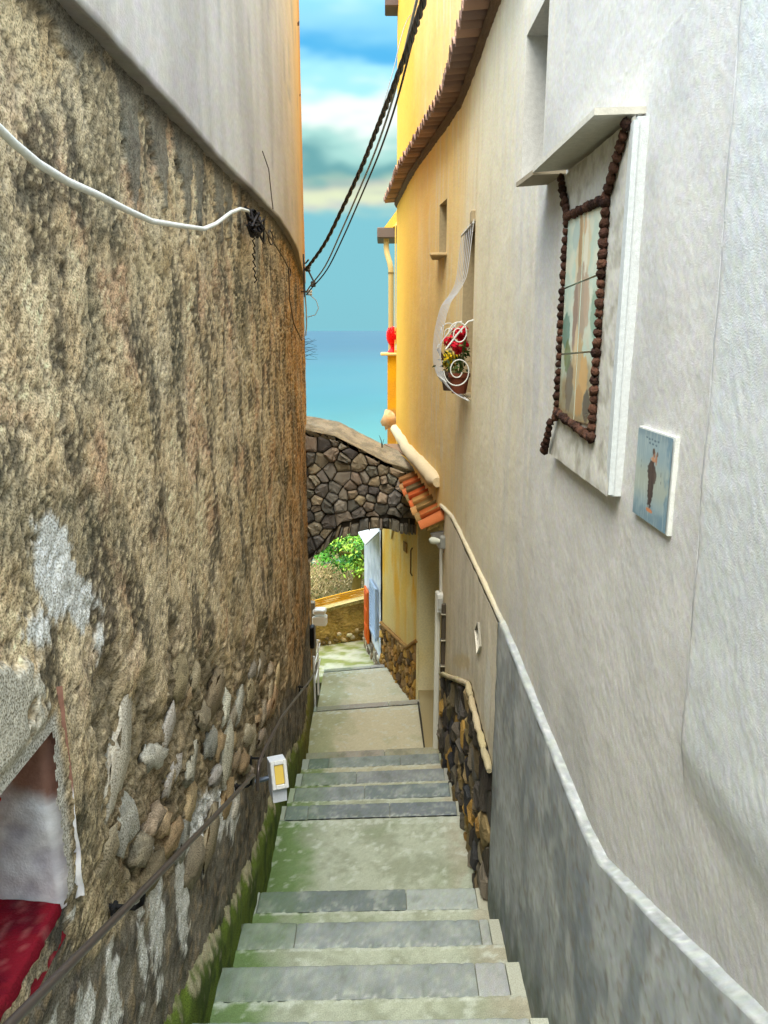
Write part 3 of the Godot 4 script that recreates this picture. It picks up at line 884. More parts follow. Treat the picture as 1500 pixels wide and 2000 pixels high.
func grey_house() -> void:
	var h := thing("grey_house", "tall plastered house on the right, pale grey turning ochre towards the sea, dark grey dado", "house")
	var ins := []
	var insy := []
	for q in HOLES: ins.append_array([q[0], q[1]]); insy.append_array([q[2], q[3]])
	var at := func(d: float, y0: float) -> Array:
		var low := lerpt(LGD, LGY, d) if d < 6.15 else -1.5
		var y := maxf(y0, low - .02)
		var n := F.get_noise_2d(d * 1.3, y * 1.3)
		var n2 := F.get_noise_2d(d * 5, y * 5 + 8)
		var n3 := F.get_noise_2d(d * 17, y * 15)
		var n4 := N.get_noise_2d(d * 70, y * 70)
		var near := ss(3.4, 1.6, d)
		# trowel marks: short curved ridges
		var w := F.get_noise_2d(d * 2.2 + 60, y * 2.2) * 9.0
		var tr := N.get_noise_2d((d * cos(w) + y * sin(w)) * 6, (y * cos(w) - d * sin(w)) * 24)
		var z := .0045 * n + .0012 * n2 + .0006 * n3 + .0006 * n4 + near * .0008 * ss(.25, .8, tr)
		# a plastered-over conduit: the wall steps out along it
		var ex := 1.285 + .04 * (y + .2)
		var fade := ss(-.85, -.7, y)
		z += .016 * ss(ex + .012, ex - .004, d) * fade
		z -= .004 * exp(-pow((d - ex - .012) / .006, 2)) * fade
		var off := 1.0
		for q in HOLES: off = minf(off, maxf(maxf(q[0] - d, d - q[1]), maxf(q[2] - y, y - q[3])))
		z *= clampf(off / .05, 0, 1)
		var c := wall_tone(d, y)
		c = c.lerp(c8(168, 150, 120), .45 * exp(-pow((d - ex - .012) / .007, 2)) * fade)
		c = c.lerp(c8(206, 216, 220), .5 * ss(ex - .01, ex - .03, d) * fade)
		c = c.lerp(c8(216, 150, 40), .5 * exp(-pow((y + 1.2) / .2, 2)) * ss(7, 8.5, d))
		return [V(xr(d) - z, y, d), vary(c, .025)]
	var hole := func(d: float, y: float) -> bool:
		for q in HOLES:
			if d > q[0] and d < q[1] and y > q[2] and y < q[3]: return true
		return y > stair_top(RTD, RTY, d)
	var ys := steps(-1.5, 1.2, .0095, insy)
	ys.append_array(steps(1.23, 3.95, .03, [1.15, 1.6, 2.45]))
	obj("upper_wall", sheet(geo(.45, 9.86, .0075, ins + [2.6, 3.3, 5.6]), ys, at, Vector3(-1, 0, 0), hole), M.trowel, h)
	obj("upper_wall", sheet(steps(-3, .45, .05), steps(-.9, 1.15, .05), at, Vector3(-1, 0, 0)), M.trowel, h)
	var em := MB.new()
	em.col = c8(226, 176, 76)
	em.hexa([V(.158, -4.4, 9.84), V(.9, -4.4, 9.84), V(.9, 3.95, 9.84), V(.158, 3.95, 9.84), V(.158, -4.4, 9.9), V(.9, -4.4, 9.9), V(.9, 3.95, 9.9), V(.158, 3.95, 9.9)])
	obj("end_wall", em, M.plaster, h)
	var b := MB.new()
	b.col = c8(200, 190, 170)
	var p0 := -3.0
	for i in 4:
		var p1: float = minf(RTD[i], 9.84)
		var ty: float = RTY[i]
		b.box(V(3.0 + .004 * i, (ty - 6) * .5, (p0 + p1) * .5), Vector3(4.0, ty + 6, p1 - p0 + .01))
		p0 = p1
	obj("house_core", b, M.plaster, h)
	var rf := MB.new()
	rf.col = c8(150, 110, 86)
	p0 = -3.0
	for i in 4:
		var p1: float = minf(RTD[i], 9.9)
		var ty: float = RTY[i]
		rf.hexa([V(xr(p0) - .02, ty + .002, p0), V(1.3, ty + .002, p0), V(1.3, ty + .07, p0), V(xr(p0) - .02, ty + .07, p0), V(xr(p1) - .02, ty + .002, p1), V(1.3, ty + .002, p1), V(1.3, ty + .07, p1), V(xr(p1) - .02, ty + .07, p1)])
		p0 = p1
	obj("roof", rf, M.tile, h)
	var front := MB.new()      # faces of the added roof steps, out of view
	front.col = c8(208, 200, 182)
	for i in 3:
		front.quad(V(xr(RTD[i]) + .002, RTY[i], RTD[i]), V(1.0, RTY[i], RTD[i]), V(1.0, RTY[i + 1], RTD[i]), V(xr(RTD[i]) + .002, RTY[i + 1], RTD[i]), V(.8, RTY[i], RTD[i] + 1))
	obj("unseen_step_front", front, M.plaster, h)
	var gt := MB.new()
	gt.col = c8(96, 84, 82)
	gt.box(V(.09, 3.62, 9.88), Vector3(.16, .13, .3), Basis(), .01)
	obj("rafter_end", gt, M.dull, h)

	# windows set deep into the wall
	for i in HOLES.size():
		var q: Array = HOLES[i]
		var w := sub("window", h)
		var dep: float = q[4]
		var rv := MB.new()
		rv.col = c8(200, 200, 196) if i == 0 else c8(186, 168, 132)
		var d0: float = q[0]
		var d1: float = q[1]
		var y0: float = q[2]
		var y1: float = q[3]
		var a0 := xr(d0) - .001
		var a1 := xr(d1) - .001
		var ctr := V((a0 + a1) * .5 + dep * .5, (y0 + y1) * .5, (d0 + d1) * .5)
		var away := func(p: Vector3) -> Vector3: return p * 2 - ctr
		# four sides of the reveal, seen from inside
		for pq in [[V(a0, y0, d0), V(a0 + dep, y0, d0), V(a0 + dep, y1, d0), V(a0, y1, d0)], [V(a1, y0, d1), V(a1 + dep, y0, d1), V(a1 + dep, y1, d1), V(a1, y1, d1)],
			[V(a0, y0, d0), V(a0 + dep, y0, d0), V(a1 + dep, y0, d1), V(a1, y0, d1)], [V(a0, y1, d0), V(a0 + dep, y1, d0), V(a1 + dep, y1, d1), V(a1, y1, d1)]]:
			var mid: Vector3 = (pq[0] + pq[2]) * .5
			rv.quad(pq[0], pq[1], pq[2], pq[3], away.call(mid))
		obj("reveal", rv, M.plaster, w)
		var pn := MB.new()
		pn.col = c8(54, 60, 62)
		pn.box(V((a0 + a1) * .5 + dep + .02, (y0 + y1) * .5, (d0 + d1) * .5), Vector3(.02, y1 - y0, d1 - d0 + .1))
		obj("pane", pn, M.dull, w)
		var fr := MB.new()
		fr.col = c8(120, 96, 70)
		for s in [0, 1]:
			fr.box(V((a0 + a1) * .5 + dep - .01, lerpf(y0, y1, s) + (.02 if s == 0 else -.02), (d0 + d1) * .5), Vector3(.03, .04, d1 - d0 - .004))
			fr.box(V(lerpf(a0, a1, s) + dep - .012, (y0 + y1) * .5, lerpf(d0, d1, s) + (.022 if s == 0 else -.022)), Vector3(.03, y1 - y0 - .082, .04))
		fr.box(V((a0 + a1) * .5 + dep - .012, (y0 + y1) * .5, (d0 + d1) * .5), Vector3(.025, y1 - y0 - .082, .03))
		obj("frame", fr, M.paint, w)
		if i == 1:
			var sl := MB.new()
			sl.col = c8(196, 172, 128)
			sl.box(V((a0 + a1) * .5 - .02, y0 - .012, (d0 + d1) * .5), Vector3(.14, .022, d1 - d0 + .06), Basis(Vector3.UP, -.1), .006)
			obj("sill", sl, M.plaster, w)
	# bead of plaster over the old conduit
	var cb := MB.new()
	cb.col = c8(224, 226, 226)
	var cpts := []
	for i in 40:
		var y := 1.1 - 1.85 * i / 39.0
		var dd := 1.297 + .04 * (y + .2)
		cpts.append(V(xr(dd) - .003 + .0006 * N.get_noise_1d(y * 9), y, dd + .0004 * N.get_noise_1d(y * 14)))
	cb.tube(cpts, .006, 8)
	obj("conduit_bead", cb, M.trowel, h)
	# blank lintel block over the barred window
	var lt := MB.new()
	lt.col = c8(178, 160, 128)
	lt.box(V(.519, .64, 4.74), Vector3(.03, .07, .1), Basis(), .006)
	obj("lintel_block", lt, M.plaster, h)

	# ledge, dado and lower wall
	var ledge := sheet(geo(.45, 6.12, .008), PackedFloat64Array([0, .12, .3, .55, .8, 1.0, 1.15]), func(d: float, t: float) -> Array:
		var y := lerpt(LGD, LGY, d)
		var proud := .026 if d < 3.2 else .02
		var n := F.get_noise_2d(d * 7, t * 2)
		var n2 := F.get_noise_2d(d * 22, t * 5)
		var x := xr(d) + .012 - (proud + .008) * minf(t, 1.0) + .0015 * n
		var c := c8(176, 182, 182).lerp(c8(158, 165, 165), ss(-.25, .35, n)).lerp(c8(226, 230, 228), ss(.15, .45, n2) * .4)
		c = c.lerp(c8(226, 212, 176), ss(3.0, 3.6, d) * .8)
		if t < .25: c = c.lerp(c8(140, 122, 94), .5 * ss(-.1, .3, n2 + n))
		return [V(x, y + .014 - .022 * minf(t, 1) - (.014 if t > 1 else 0.0) + .0012 * n2, d), vary(c, .05)], Vector3(-.5, 1, 0))
	obj("ledge", ledge, M.plaster, h)
	var dado := sheet(geo(.45, 3.2, .008, [3.196]), steps(0, 1, .007), func(d: float, t: float) -> Array:
		var y := lerpf(lerpt(FD, FY, d) - .5, lerpt(LGD, LGY, d) - .004, t)
		var n := F.get_noise_2d(d * 1.7, y * 1.5)
		var n2 := F.get_noise_2d(d * 6, y * 4.4)
		var n3 := F.get_noise_2d(d * 20, y * 16)
		var c := c8(178, 184, 186).lerp(c8(146, 153, 157), ss(-.3, .3, n))
		c = c.lerp(c8(204, 210, 208), .5 * ss(.02, .4, n2 + .4 * n))
		c = c.lerp(c8(122, 132, 140), .55 * ss(.1, .4, F.get_noise_2d(d * 2.4 + 80, y * .8)))
		c = c.lerp(c8(140, 132, 118), .5 * ss(.15, .4, n3))
		c = c.lerp(c8(66, 84, 66), .6 * ss(.3, .05, y - lerpt(FD, FY, d)) * ss(-.2, .3, n2 + .3))
		c = c.lerp(c8(168, 156, 132), .6 * ss(.22, .3, F.get_noise_2d(d * 3.0 + 33, y * .6)) * ss(2.0, 1.2, d))
		var x := xr(d) - .03 - .005 * n - .002 * n2 - .001 * n3
		if d > 3.197: x = xr(d) + .01
		return [V(x, y, d), vary(c, .04)], Vector3(-1, 0, 0))
	obj("dado", dado, M.dado, h)
	obj("dado", sheet(steps(-3, .45, .05), steps(0, 1, .04), func(d: float, t: float) -> Array:
		return [V(xr(d) - .055, lerpf(lerpt(FD, FY, d) - .5, lerpt(LGD, LGY, d), t), d), c8(104, 108, 110)], Vector3(-1, 0, 0)), M.dado, h)
	var mortar := c8(92, 84, 70)
	var lower := sheet(geo(3.19, 6.15, .004), steps(0, 1, .006), func(d: float, t: float) -> Array:
		var y := lerpf(lerpt(FD, FY, d) - .25, lerpt(LGD, LGY, d) - .004, t)
		var n := F.get_noise_2d(d * 2, y * 2)
		var s := F.get_noise_2d(d * 7, y * .8)
		var c := c8(232, 224, 204).lerp(c8(216, 208, 188), ss(-.3, .4, n + s)).lerp(c8(244, 226, 180), .6 * ss(4.5, 6, d))
		c = c.lerp(c8(232, 230, 218), ss(.35, .5, gauss(d, y, 3.42, -1.72, .1, .22) + .3 * F.get_noise_2d(d * 18, y * 9)))
		c = c.lerp(c8(222, 206, 168), ss(.4, .6, gauss(d, y, 4.6, -2.08, .6, .06, .42) + .4 * F.get_noise_2d(d * 9, y * 16)))
		if y < coping_y(d): c = mortar
		return [V(xlow(d) - .03 - .005 * n - .002 * s + (.02 if y < coping_y(d) else 0.0), y, d), vary(c, .06)], Vector3(-1, 0, 0), func(d: float, t: float) -> bool:
			var y := lerpf(lerpt(FD, FY, d) - .25, lerpt(LGD, LGY, d) - .004, t)
			return absf(d - 3.79) / .1 + absf(y + 1.58) / .085 < 1.0)
	obj("lower_wall", lower, M.plaster, h)
	# diamond opening lined with plaster
	var dv := MB.new()
	dv.col = c8(214, 208, 188)
	var dp := [Vector2(3.68, -1.58), Vector2(3.79, -1.49), Vector2(3.9, -1.58), Vector2(3.79, -1.67)]
	for i in 4:
		var p: Vector2 = dp[i]
		var q: Vector2 = dp[(i + 1) % 4]
		var m1 := (p + q) * .5
		dv.col = c8(222, 218, 204) if p.y + q.y < -3.16 else c8(150, 146, 134)  # lower faces light, upper faces dark: shading put into the plaster colour
		dv.quad(V(.49, p.y, p.x), V(.49, q.y, q.x), V(.66, q.y, q.x), V(.66, p.y, p.x), V(.6, m1.y * 2 + 1.58, m1.x * 2 - 3.79))
	dv.col = c8(60, 56, 50)
	dv.quad(V(.66, dp[0].y, dp[0].x), V(.66, dp[1].y, dp[1].x), V(.66, dp[2].y, dp[2].x), V(.66, dp[3].y, dp[3].x), V(.9, -1.58, 3.79))
	obj("diamond_opening", dv, M.plaster, h)
	# stone facing under a crooked coping
	rng.seed = 5
	var base := sub("stone_facing", h)
	var reg := PackedVector2Array([Vector2(3.215, -3.05), Vector2(3.215, -1.99), Vector2(4.06, -1.99), Vector2(5.98, -2.82), Vector2(5.98, -3.75), Vector2(4.7, -3.4)])
	var fmap := func(a: float, y: float, z: float) -> Vector3: return V(xlow(a) - .022 - z, y, a)
	stones(reg, scatter(reg, .06, .2, 1500), .006, .036, fmap, [c8(92, 88, 82), c8(116, 104, 82), c8(64, 64, 66), c8(146, 128, 90), c8(178, 142, 76), c8(104, 100, 92), c8(128, 120, 104), c8(76, 70, 62)], M.stone, base)
	var cp := [3.17, 3.36, 3.52, 3.72, 3.9, 4.06, 4.3, 4.52, 4.76, 5.0, 5.22, 5.48, 5.7, 5.94]
	for i in cp.size() - 1:
		var m := MB.new()
		m.col = vary(c8(204, 190, 152), .1)
		var p := V(xlow(cp[i]) - .05, coping_y(cp[i]), cp[i])
		var q := V(xlow(cp[i + 1]) - .05, coping_y(cp[i + 1]), cp[i + 1])
		var pts := []
		for k in 6: pts.append(p.lerp(q, .02 + .96 * k / 5.0) + Vector3(rng.randf_range(-.003, .003), rng.randf_range(-.004, .004), 0))
		m.tube(pts, [.013, .019, .018, .02, .018, .014], 8)
		obj("coping_piece", m, M.stone, base)
	# rolled plaster bead that covers a pipe above the tile canopy
	var roll := MB.new()
	roll.col = c8(220, 202, 164)
	var rp := []
	var rr := []
	for i in 25:
		var d := 6.22 + 3.6 * i / 24.0
		rp.append(V(xr(d) - .015, -1.225 + .012 * N.get_noise_1d(d * 3), d)); rr.append(.074 * (1 - .25 * i / 24.0) * (.55 if i == 0 else 1.0) + .006 * N.get_noise_1d(d * 9))
	roll.tube(rp, rr, 14)
	obj("plaster_roll", roll, M.plaster, h)
	var lump := MB.new()
	lump.col = c8(214, 168, 118)
	rock(lump, V(.07, -1.13, 10.0), Vector3(.11, .12, .12), Basis(), 7, 10)
	obj("plaster_lump", lump, M.plaster, h)
	# door recess
	var dr := sub("door_recess", h)
	var rm := MB.new()
	rm.col = c8(222, 196, 130)
	rm.hexa([V(.455, -1.6, 6.12), V(.9, -1.6, 6.12), V(.9, -1.48, 6.12), V(.455, -1.48, 6.12), V(.31, -1.6, 7.66), V(.9, -1.6, 7.66), V(.9, -1.48, 7.66), V(.31, -1.48, 7.66)])
	obj("lintel", rm, M.plaster, dr)
	var nj := MB.new()
	nj.col = c8(214, 196, 150)
	nj.box(V(.715, -2.7, 6.14), Vector3(.42, 2.4, .05))
	obj("jamb", nj, M.plaster, dr)
	var dm := MB.new()
	dm.col = c8(96, 62, 36)
	dm.box(V(.74, -2.7, 6.9), Vector3(.05, 2.3, 1.46))
	obj("door", dm, M.paint, dr)
	for k in 3:
		var pm := MB.new()
		pm.col = c8(110, 72, 42)
		pm.box(V(.705, -3.35 + .62 * k, 6.9), Vector3(.02, .5, 1.1), Basis(), .008)
		obj("door_panel", pm, M.paint, dr)
	var dk := MB.new()
	dk.col = c8(176, 160, 116)
	dk.hexa([V(.37, -3.85, 6.2), V(.9, -3.85, 6.2), V(.9, -3.77, 6.2), V(.385, -3.77, 6.2), V(.37, -3.85, 7.6), V(.9, -3.85, 7.6), V(.9, -3.77, 7.6), V(.37, -3.77, 7.6)])
	obj("door_floor", dk, M.concrete, dr)
	# course of small roof tiles that juts out along the house
	rng.seed = 9
	var course := sub("tile_course", h)
	var bed := sheet(geo(3.3, 9.95, .01), steps(0, 1, .12), func(d: float, t: float) -> Array:
		return [V(xr(d) + .01 - .04 * sin(t * PI * .5), 1.44 + .06 * t + .01 * N.get_noise_2d(d * 20, t * 5), d), vary(c8(126, 104, 84), .15)], Vector3(-1, -1, 0))
	obj("mortar_bed", bed, M.rough_wall, course)
	var covers := []
	for k in 4: covers.append(barrel(.058, .05, .2, .012, vary([c8(176, 146, 130), c8(156, 128, 116), c8(188, 152, 130), c8(144, 120, 110)][k], .1)))
	var d := 3.25
	while d < 9.95:
		for o in 2:
			var dd := d + o * .06
			var tn := Vector2(xr(dd + .2) - xr(dd - .2), .4).normalized()      # along the wall
			var yaw := atan2(tn.x, tn.y)
			var e := obj("tile", covers[rng.randi() % 4], M.tile, course)
			var bs := Basis(Vector3.UP, PI - yaw) * Basis(Vector3(0, 0, 1), -.12)
			if o == 1: bs = bs * Basis(Vector3(1, 0, 0), PI)
			e.transform = Transform3D(bs, V(xr(dd) + .05 + rng.randf_range(-.008, .008), 1.535 + (.0 if o == 0 else .035), dd))
		d += .12

# ------------------------------------------------------------------ stone arch across the alley
func arch() -> void:
	rng.seed = 14
	var a := thing("stone_arch", "rough dark stone arch with sloping plastered top spanning the alley", "arch")
	var top := func(x: float) -> float: return lerpt([-.95, -.78, -.49, .03, .34, .5], [-.955, -.975, -1.035, -1.3, -1.41, -1.45], x)
	var und := [Vector2(.5, -2.06), Vector2(.345, -2.055), Vector2(.25, -2.045), Vector2(.16, -2.03), Vector2(.05, -2.01), Vector2(-.05, -2.0), Vector2(-.16, -2.015), Vector2(-.265, -2.04), Vector2(-.38, -2.065), Vector2(-.48, -2.1), Vector2(-.58, -2.16), Vector2(-.667, -2.23), Vector2(-.73, -2.3), Vector2(-.785, -2.37), Vector2(-.95, -2.5)]
	var reg := PackedVector2Array()
	for x in [-.95, -.78, -.49, -.23, .03, .34, .5]: reg.append(Vector2(x, top.call(x)))
	for p in und: reg.append(p)
	var m := MB.new()
	m.col = c8(88, 80, 68)
	prism(m, reg, func(p: Vector2) -> Vector3: return V(p.x, p.y, 7.725), func(p: Vector2) -> Vector3: return V(p.x, p.y, 8.3), Vector3(0, 0, 1))
	obj("arch_core", m, M.stone, a)
	var pal := [c8(158, 151, 136), c8(176, 164, 142), c8(136, 131, 121), c8(188, 172, 146), c8(116, 113, 106), c8(166, 152, 130), c8(146, 142, 132)]
	var map := func(x: float, y: float, z: float) -> Vector3: return V(x, y, 7.715 - z)
	# long thin voussoirs along the curve, then random rubble
	var ring := PackedVector2Array()
	var inner := PackedVector2Array()
	for p in und:
		ring.append(Vector2(p.x, p.y - .012 + rng.randf_range(-.02, .012)))
		inner.append(Vector2(p.x + .07 * ss(-.1, -.7, p.x), p.y + rng.randf_range(.12, .17)))
	for i in und.size() - 1:
		var t0 := 0.0
		while t0 < .99:
			var t1 := minf(1.0, t0 + rng.randf_range(.3, 1.0))
			if t1 > .85: t1 = 1.0
			var hi := rng.randf_range(.6, 1.0)
			var lo := rng.randf_range(-.02, .014)
			var a0 := ring[i].lerp(ring[i + 1], t0)
			var a1 := ring[i].lerp(ring[i + 1], t1)
			var q := PackedVector2Array([a0 + Vector2(0, lo), a1 + Vector2(0, lo + rng.randf_range(-.015, .015)), a1.lerp(inner[i].lerp(inner[i + 1], t1), hi), a0.lerp(inner[i].lerp(inner[i + 1], t0), hi)])
			stones(q, [(q[0] + q[1] + q[2] + q[3]) * .25], .003, .05, map, pal, M.stone, a)
			t0 = t1
	var rest := PackedVector2Array()
	for x in [-.95, -.78, -.49, -.23, .03, .34, .5]: rest.append(Vector2(x, top.call(x) - .035))
	for p in inner: rest.append(p + Vector2(0, .004))
	stones(rest, scatter(rest, .035, .24, 3600), .004, .055, map, pal, M.stone, a)
	var cop := sheet(steps(-.95, .5, .012), steps(0, 1, .025), func(x: float, t: float) -> Array:
		var y: float = top.call(x)
		var n := F.get_noise_2d(x * 5, t * 3)
		var n2 := F.get_noise_2d(x * 22, t * 14)
		var dd := 7.665 + .68 * ss(.12, 1.0, t) * (t - .12) / .88 if t > .12 else 7.665 + .02 * (1 - t / .12)
		var yy := y - .05 + .05 * minf(t / .12, 1) + .065 * maxf(0, (t - .12) / .88)
		var c := c8(186, 172, 146).lerp(c8(154, 144, 122), ss(-.3, .3, n + .4 * n2)).lerp(c8(80, 74, 50), .75 * ss(.2, .02, t + .08 * n2))
		c = c.lerp(c8(84, 82, 44), .6 * ss(-.1, .4, x) * ss(.6, .1, t))
		return [V(x, yy + .005 * n + .004 * n2, dd + .006 * n), vary(c, .06)], Vector3(0, 1, .4))
	obj("coping", cop, M.rough_wall, a)
	var sp := MB.new()
	sp.col = c8(58, 50, 40)
	sp.tube([V(-.02, -1.2, 8.0), V(-.03, -1.12, 8.0), V(-.05, -1.07, 8.0)], [.006, .004, .002], 5)
	sp.tube([V(-.02, -1.2, 8.0), V(-.01, -1.14, 8.02), V(.0, -1.11, 8.0)], [.005, .003, .002], 5)
	tag(obj("dry_twig", sp, M.dull), "dry twig sprouting from the top of the stone arch", "twig")

# ------------------------------------------------------------------ yellow house beyond the arch
func yellow_house() -> void:
	rng.seed = 31
	var h := thing("yellow_house", "deep yellow plastered house beyond the arch with a rubble stone base", "house")
	var a := Vector2(.36, 7.6)
	var b := Vector2(-.02, 8.84)
	var l := a.distance_to(b)
	var dirn := (b - a) / l
	var out := Vector2(-dirn.y, dirn.x)
	if out.x > 0: out = -out
	var y1 := c8(252, 206, 98)
	var y2 := c8(250, 216, 132)
	var y3 := c8(252, 190, 62)
	obj("jamb", sheet(steps(.355, .92, .02), steps(-4.0, -1.3, .02), func(x: float, y: float) -> Array:
		var n := F.get_noise_2d(x * 3, y * 1.2)
		return [V(x, y, 7.602 + .004 * n), c8(250, 238, 184).lerp(c8(246, 228, 160), ss(-.3, .4, n)).lerp(c8(244, 236, 204), .5 * ss(-3.2, -3.8, y))], Vector3(0, 0, 1)), M.plaster, h)
	var edge := MB.new()
	edge.col = c8(246, 232, 176)
	edge.box(V(.358, -2.65, 7.612), Vector3(.03, 2.6, .03), Basis(), .008)
	obj("corner_bead", edge, M.plaster, h)
	var at := func(s: float, y: float, z: float) -> Vector3:
		var p := a + dirn * s + out * z
		return V(p.x, y, p.y)
	var base_y := func(s: float) -> float: return lerpt([0.0, .11, .31, 1.15, 1.31], [-3.2, -3.27, -3.4, -3.47, -3.48], s)
	obj("wall", sheet(steps(0.0, l, .015), steps(-4.25, -1.3, .015), func(s: float, y: float) -> Array:
		var n := F.get_noise_2d(s * 2.2, y * 1.1)
		var st := F.get_noise_2d(s * 9, y * 1.0)
		var c := y1.lerp(y2, ss(-.35, .3, n + .25 * st)).lerp(y3, ss(.0, .5, F.get_noise_2d(s * 3 + 9, y * .7)))
		c = c.lerp(c8(196, 176, 120), .5 * ss(-2.7, -3.4, y))
		if y < base_y.call(s): c = c8(120, 92, 48)
		return [at.call(s, y, .006 * n), vary(c, .03)], Vector3(-1, 0, .3)), M.plaster, h)
	var base := sub("stone_base", h)
	var reg := PackedVector2Array([Vector2(.01, -4.2), Vector2(.01, -3.24), Vector2(.11, -3.29), Vector2(.31, -3.42), Vector2(l, -3.5), Vector2(l, -4.25)])
	stones(reg, scatter(reg, .04, .12, 1500), .004, .03, func(s: float, y: float, z: float) -> Vector3: return at.call(s, y, .006 + z), [c8(176, 130, 60), c8(140, 108, 62), c8(206, 160, 80), c8(112, 90, 60), c8(190, 150, 92), c8(158, 124, 74)], M.stone, base)
	var cp := [0.0, .11, .31, .52, .73, .95, 1.15, l]
	for i in cp.size() - 1:
		var m := MB.new()
		m.col = vary(c8(176, 132, 72), .1)
		m.tube([at.call(cp[i] + .003, base_y.call(cp[i]), .02), at.call(cp[i + 1] - .003, base_y.call(cp[i + 1]), .02)], .022, 7)
		obj("coping_piece", m, M.stone, base)
	var r := MB.new()
	r.col = c8(232, 178, 70)
	r.hexa([V(-.02, -4.3, 8.845), V(.9, -4.3, 8.845), V(.9, -1.3, 8.845), V(-.02, -1.3, 8.845), V(.02, -4.3, 8.9), V(.9, -4.3, 8.9), V(.9, -1.3, 8.9), V(.02, -1.3, 8.9)])
	obj("far_wall", r, M.plaster, h)
	var rf := MB.new()
	rf.col = c8(150, 120, 90)
	rf.hexa([V(.36, -1.34, 7.62), V(.9, -1.34, 7.62), V(.9, -1.28, 7.62), V(.36, -1.28, 7.62), V(-.0, -1.34, 8.84), V(.9, -1.34, 8.84), V(.9, -1.28, 8.84), V(.0, -1.28, 8.84)])
	obj("roof", rf, M.plaster, h)
	var vp := MB.new()
	vp.col = c8(168, 122, 52)
	vp.box(at.call(.42, -2.28, .01), Vector3(.012, .11, .1), Basis(Vector3.UP, atan2(dirn.x, dirn.y) * -1.0), .003)
	obj("vent_plate", vp, M.dull, h)
	var hb := MB.new()
	hb.col = c8(120, 90, 50)
	hb.tube([at.call(.17, -2.22, .012), at.call(.17, -2.25, .03), at.call(.17, -2.5, .03), at.call(.17, -2.53, .012)], .008, 6)
	obj("iron_strap", hb, M.metal, h)
	# pale gable corner of the roof that shows under the arch
	var gb := MB.new()
	gb.col = c8(250, 226, 150)
	gb.hexa([at.call(.78, -2.0, .004), at.call(1.02, -2.0, .004), at.call(.92, -2.32, .004), at.call(.9, -2.32, .004), at.call(.78, -2.0, .02), at.call(1.02, -2.0, .02), at.call(.92, -2.32, .02), at.call(.9, -2.32, .02)])
	obj("pale_patch", gb, M.plaster, h)

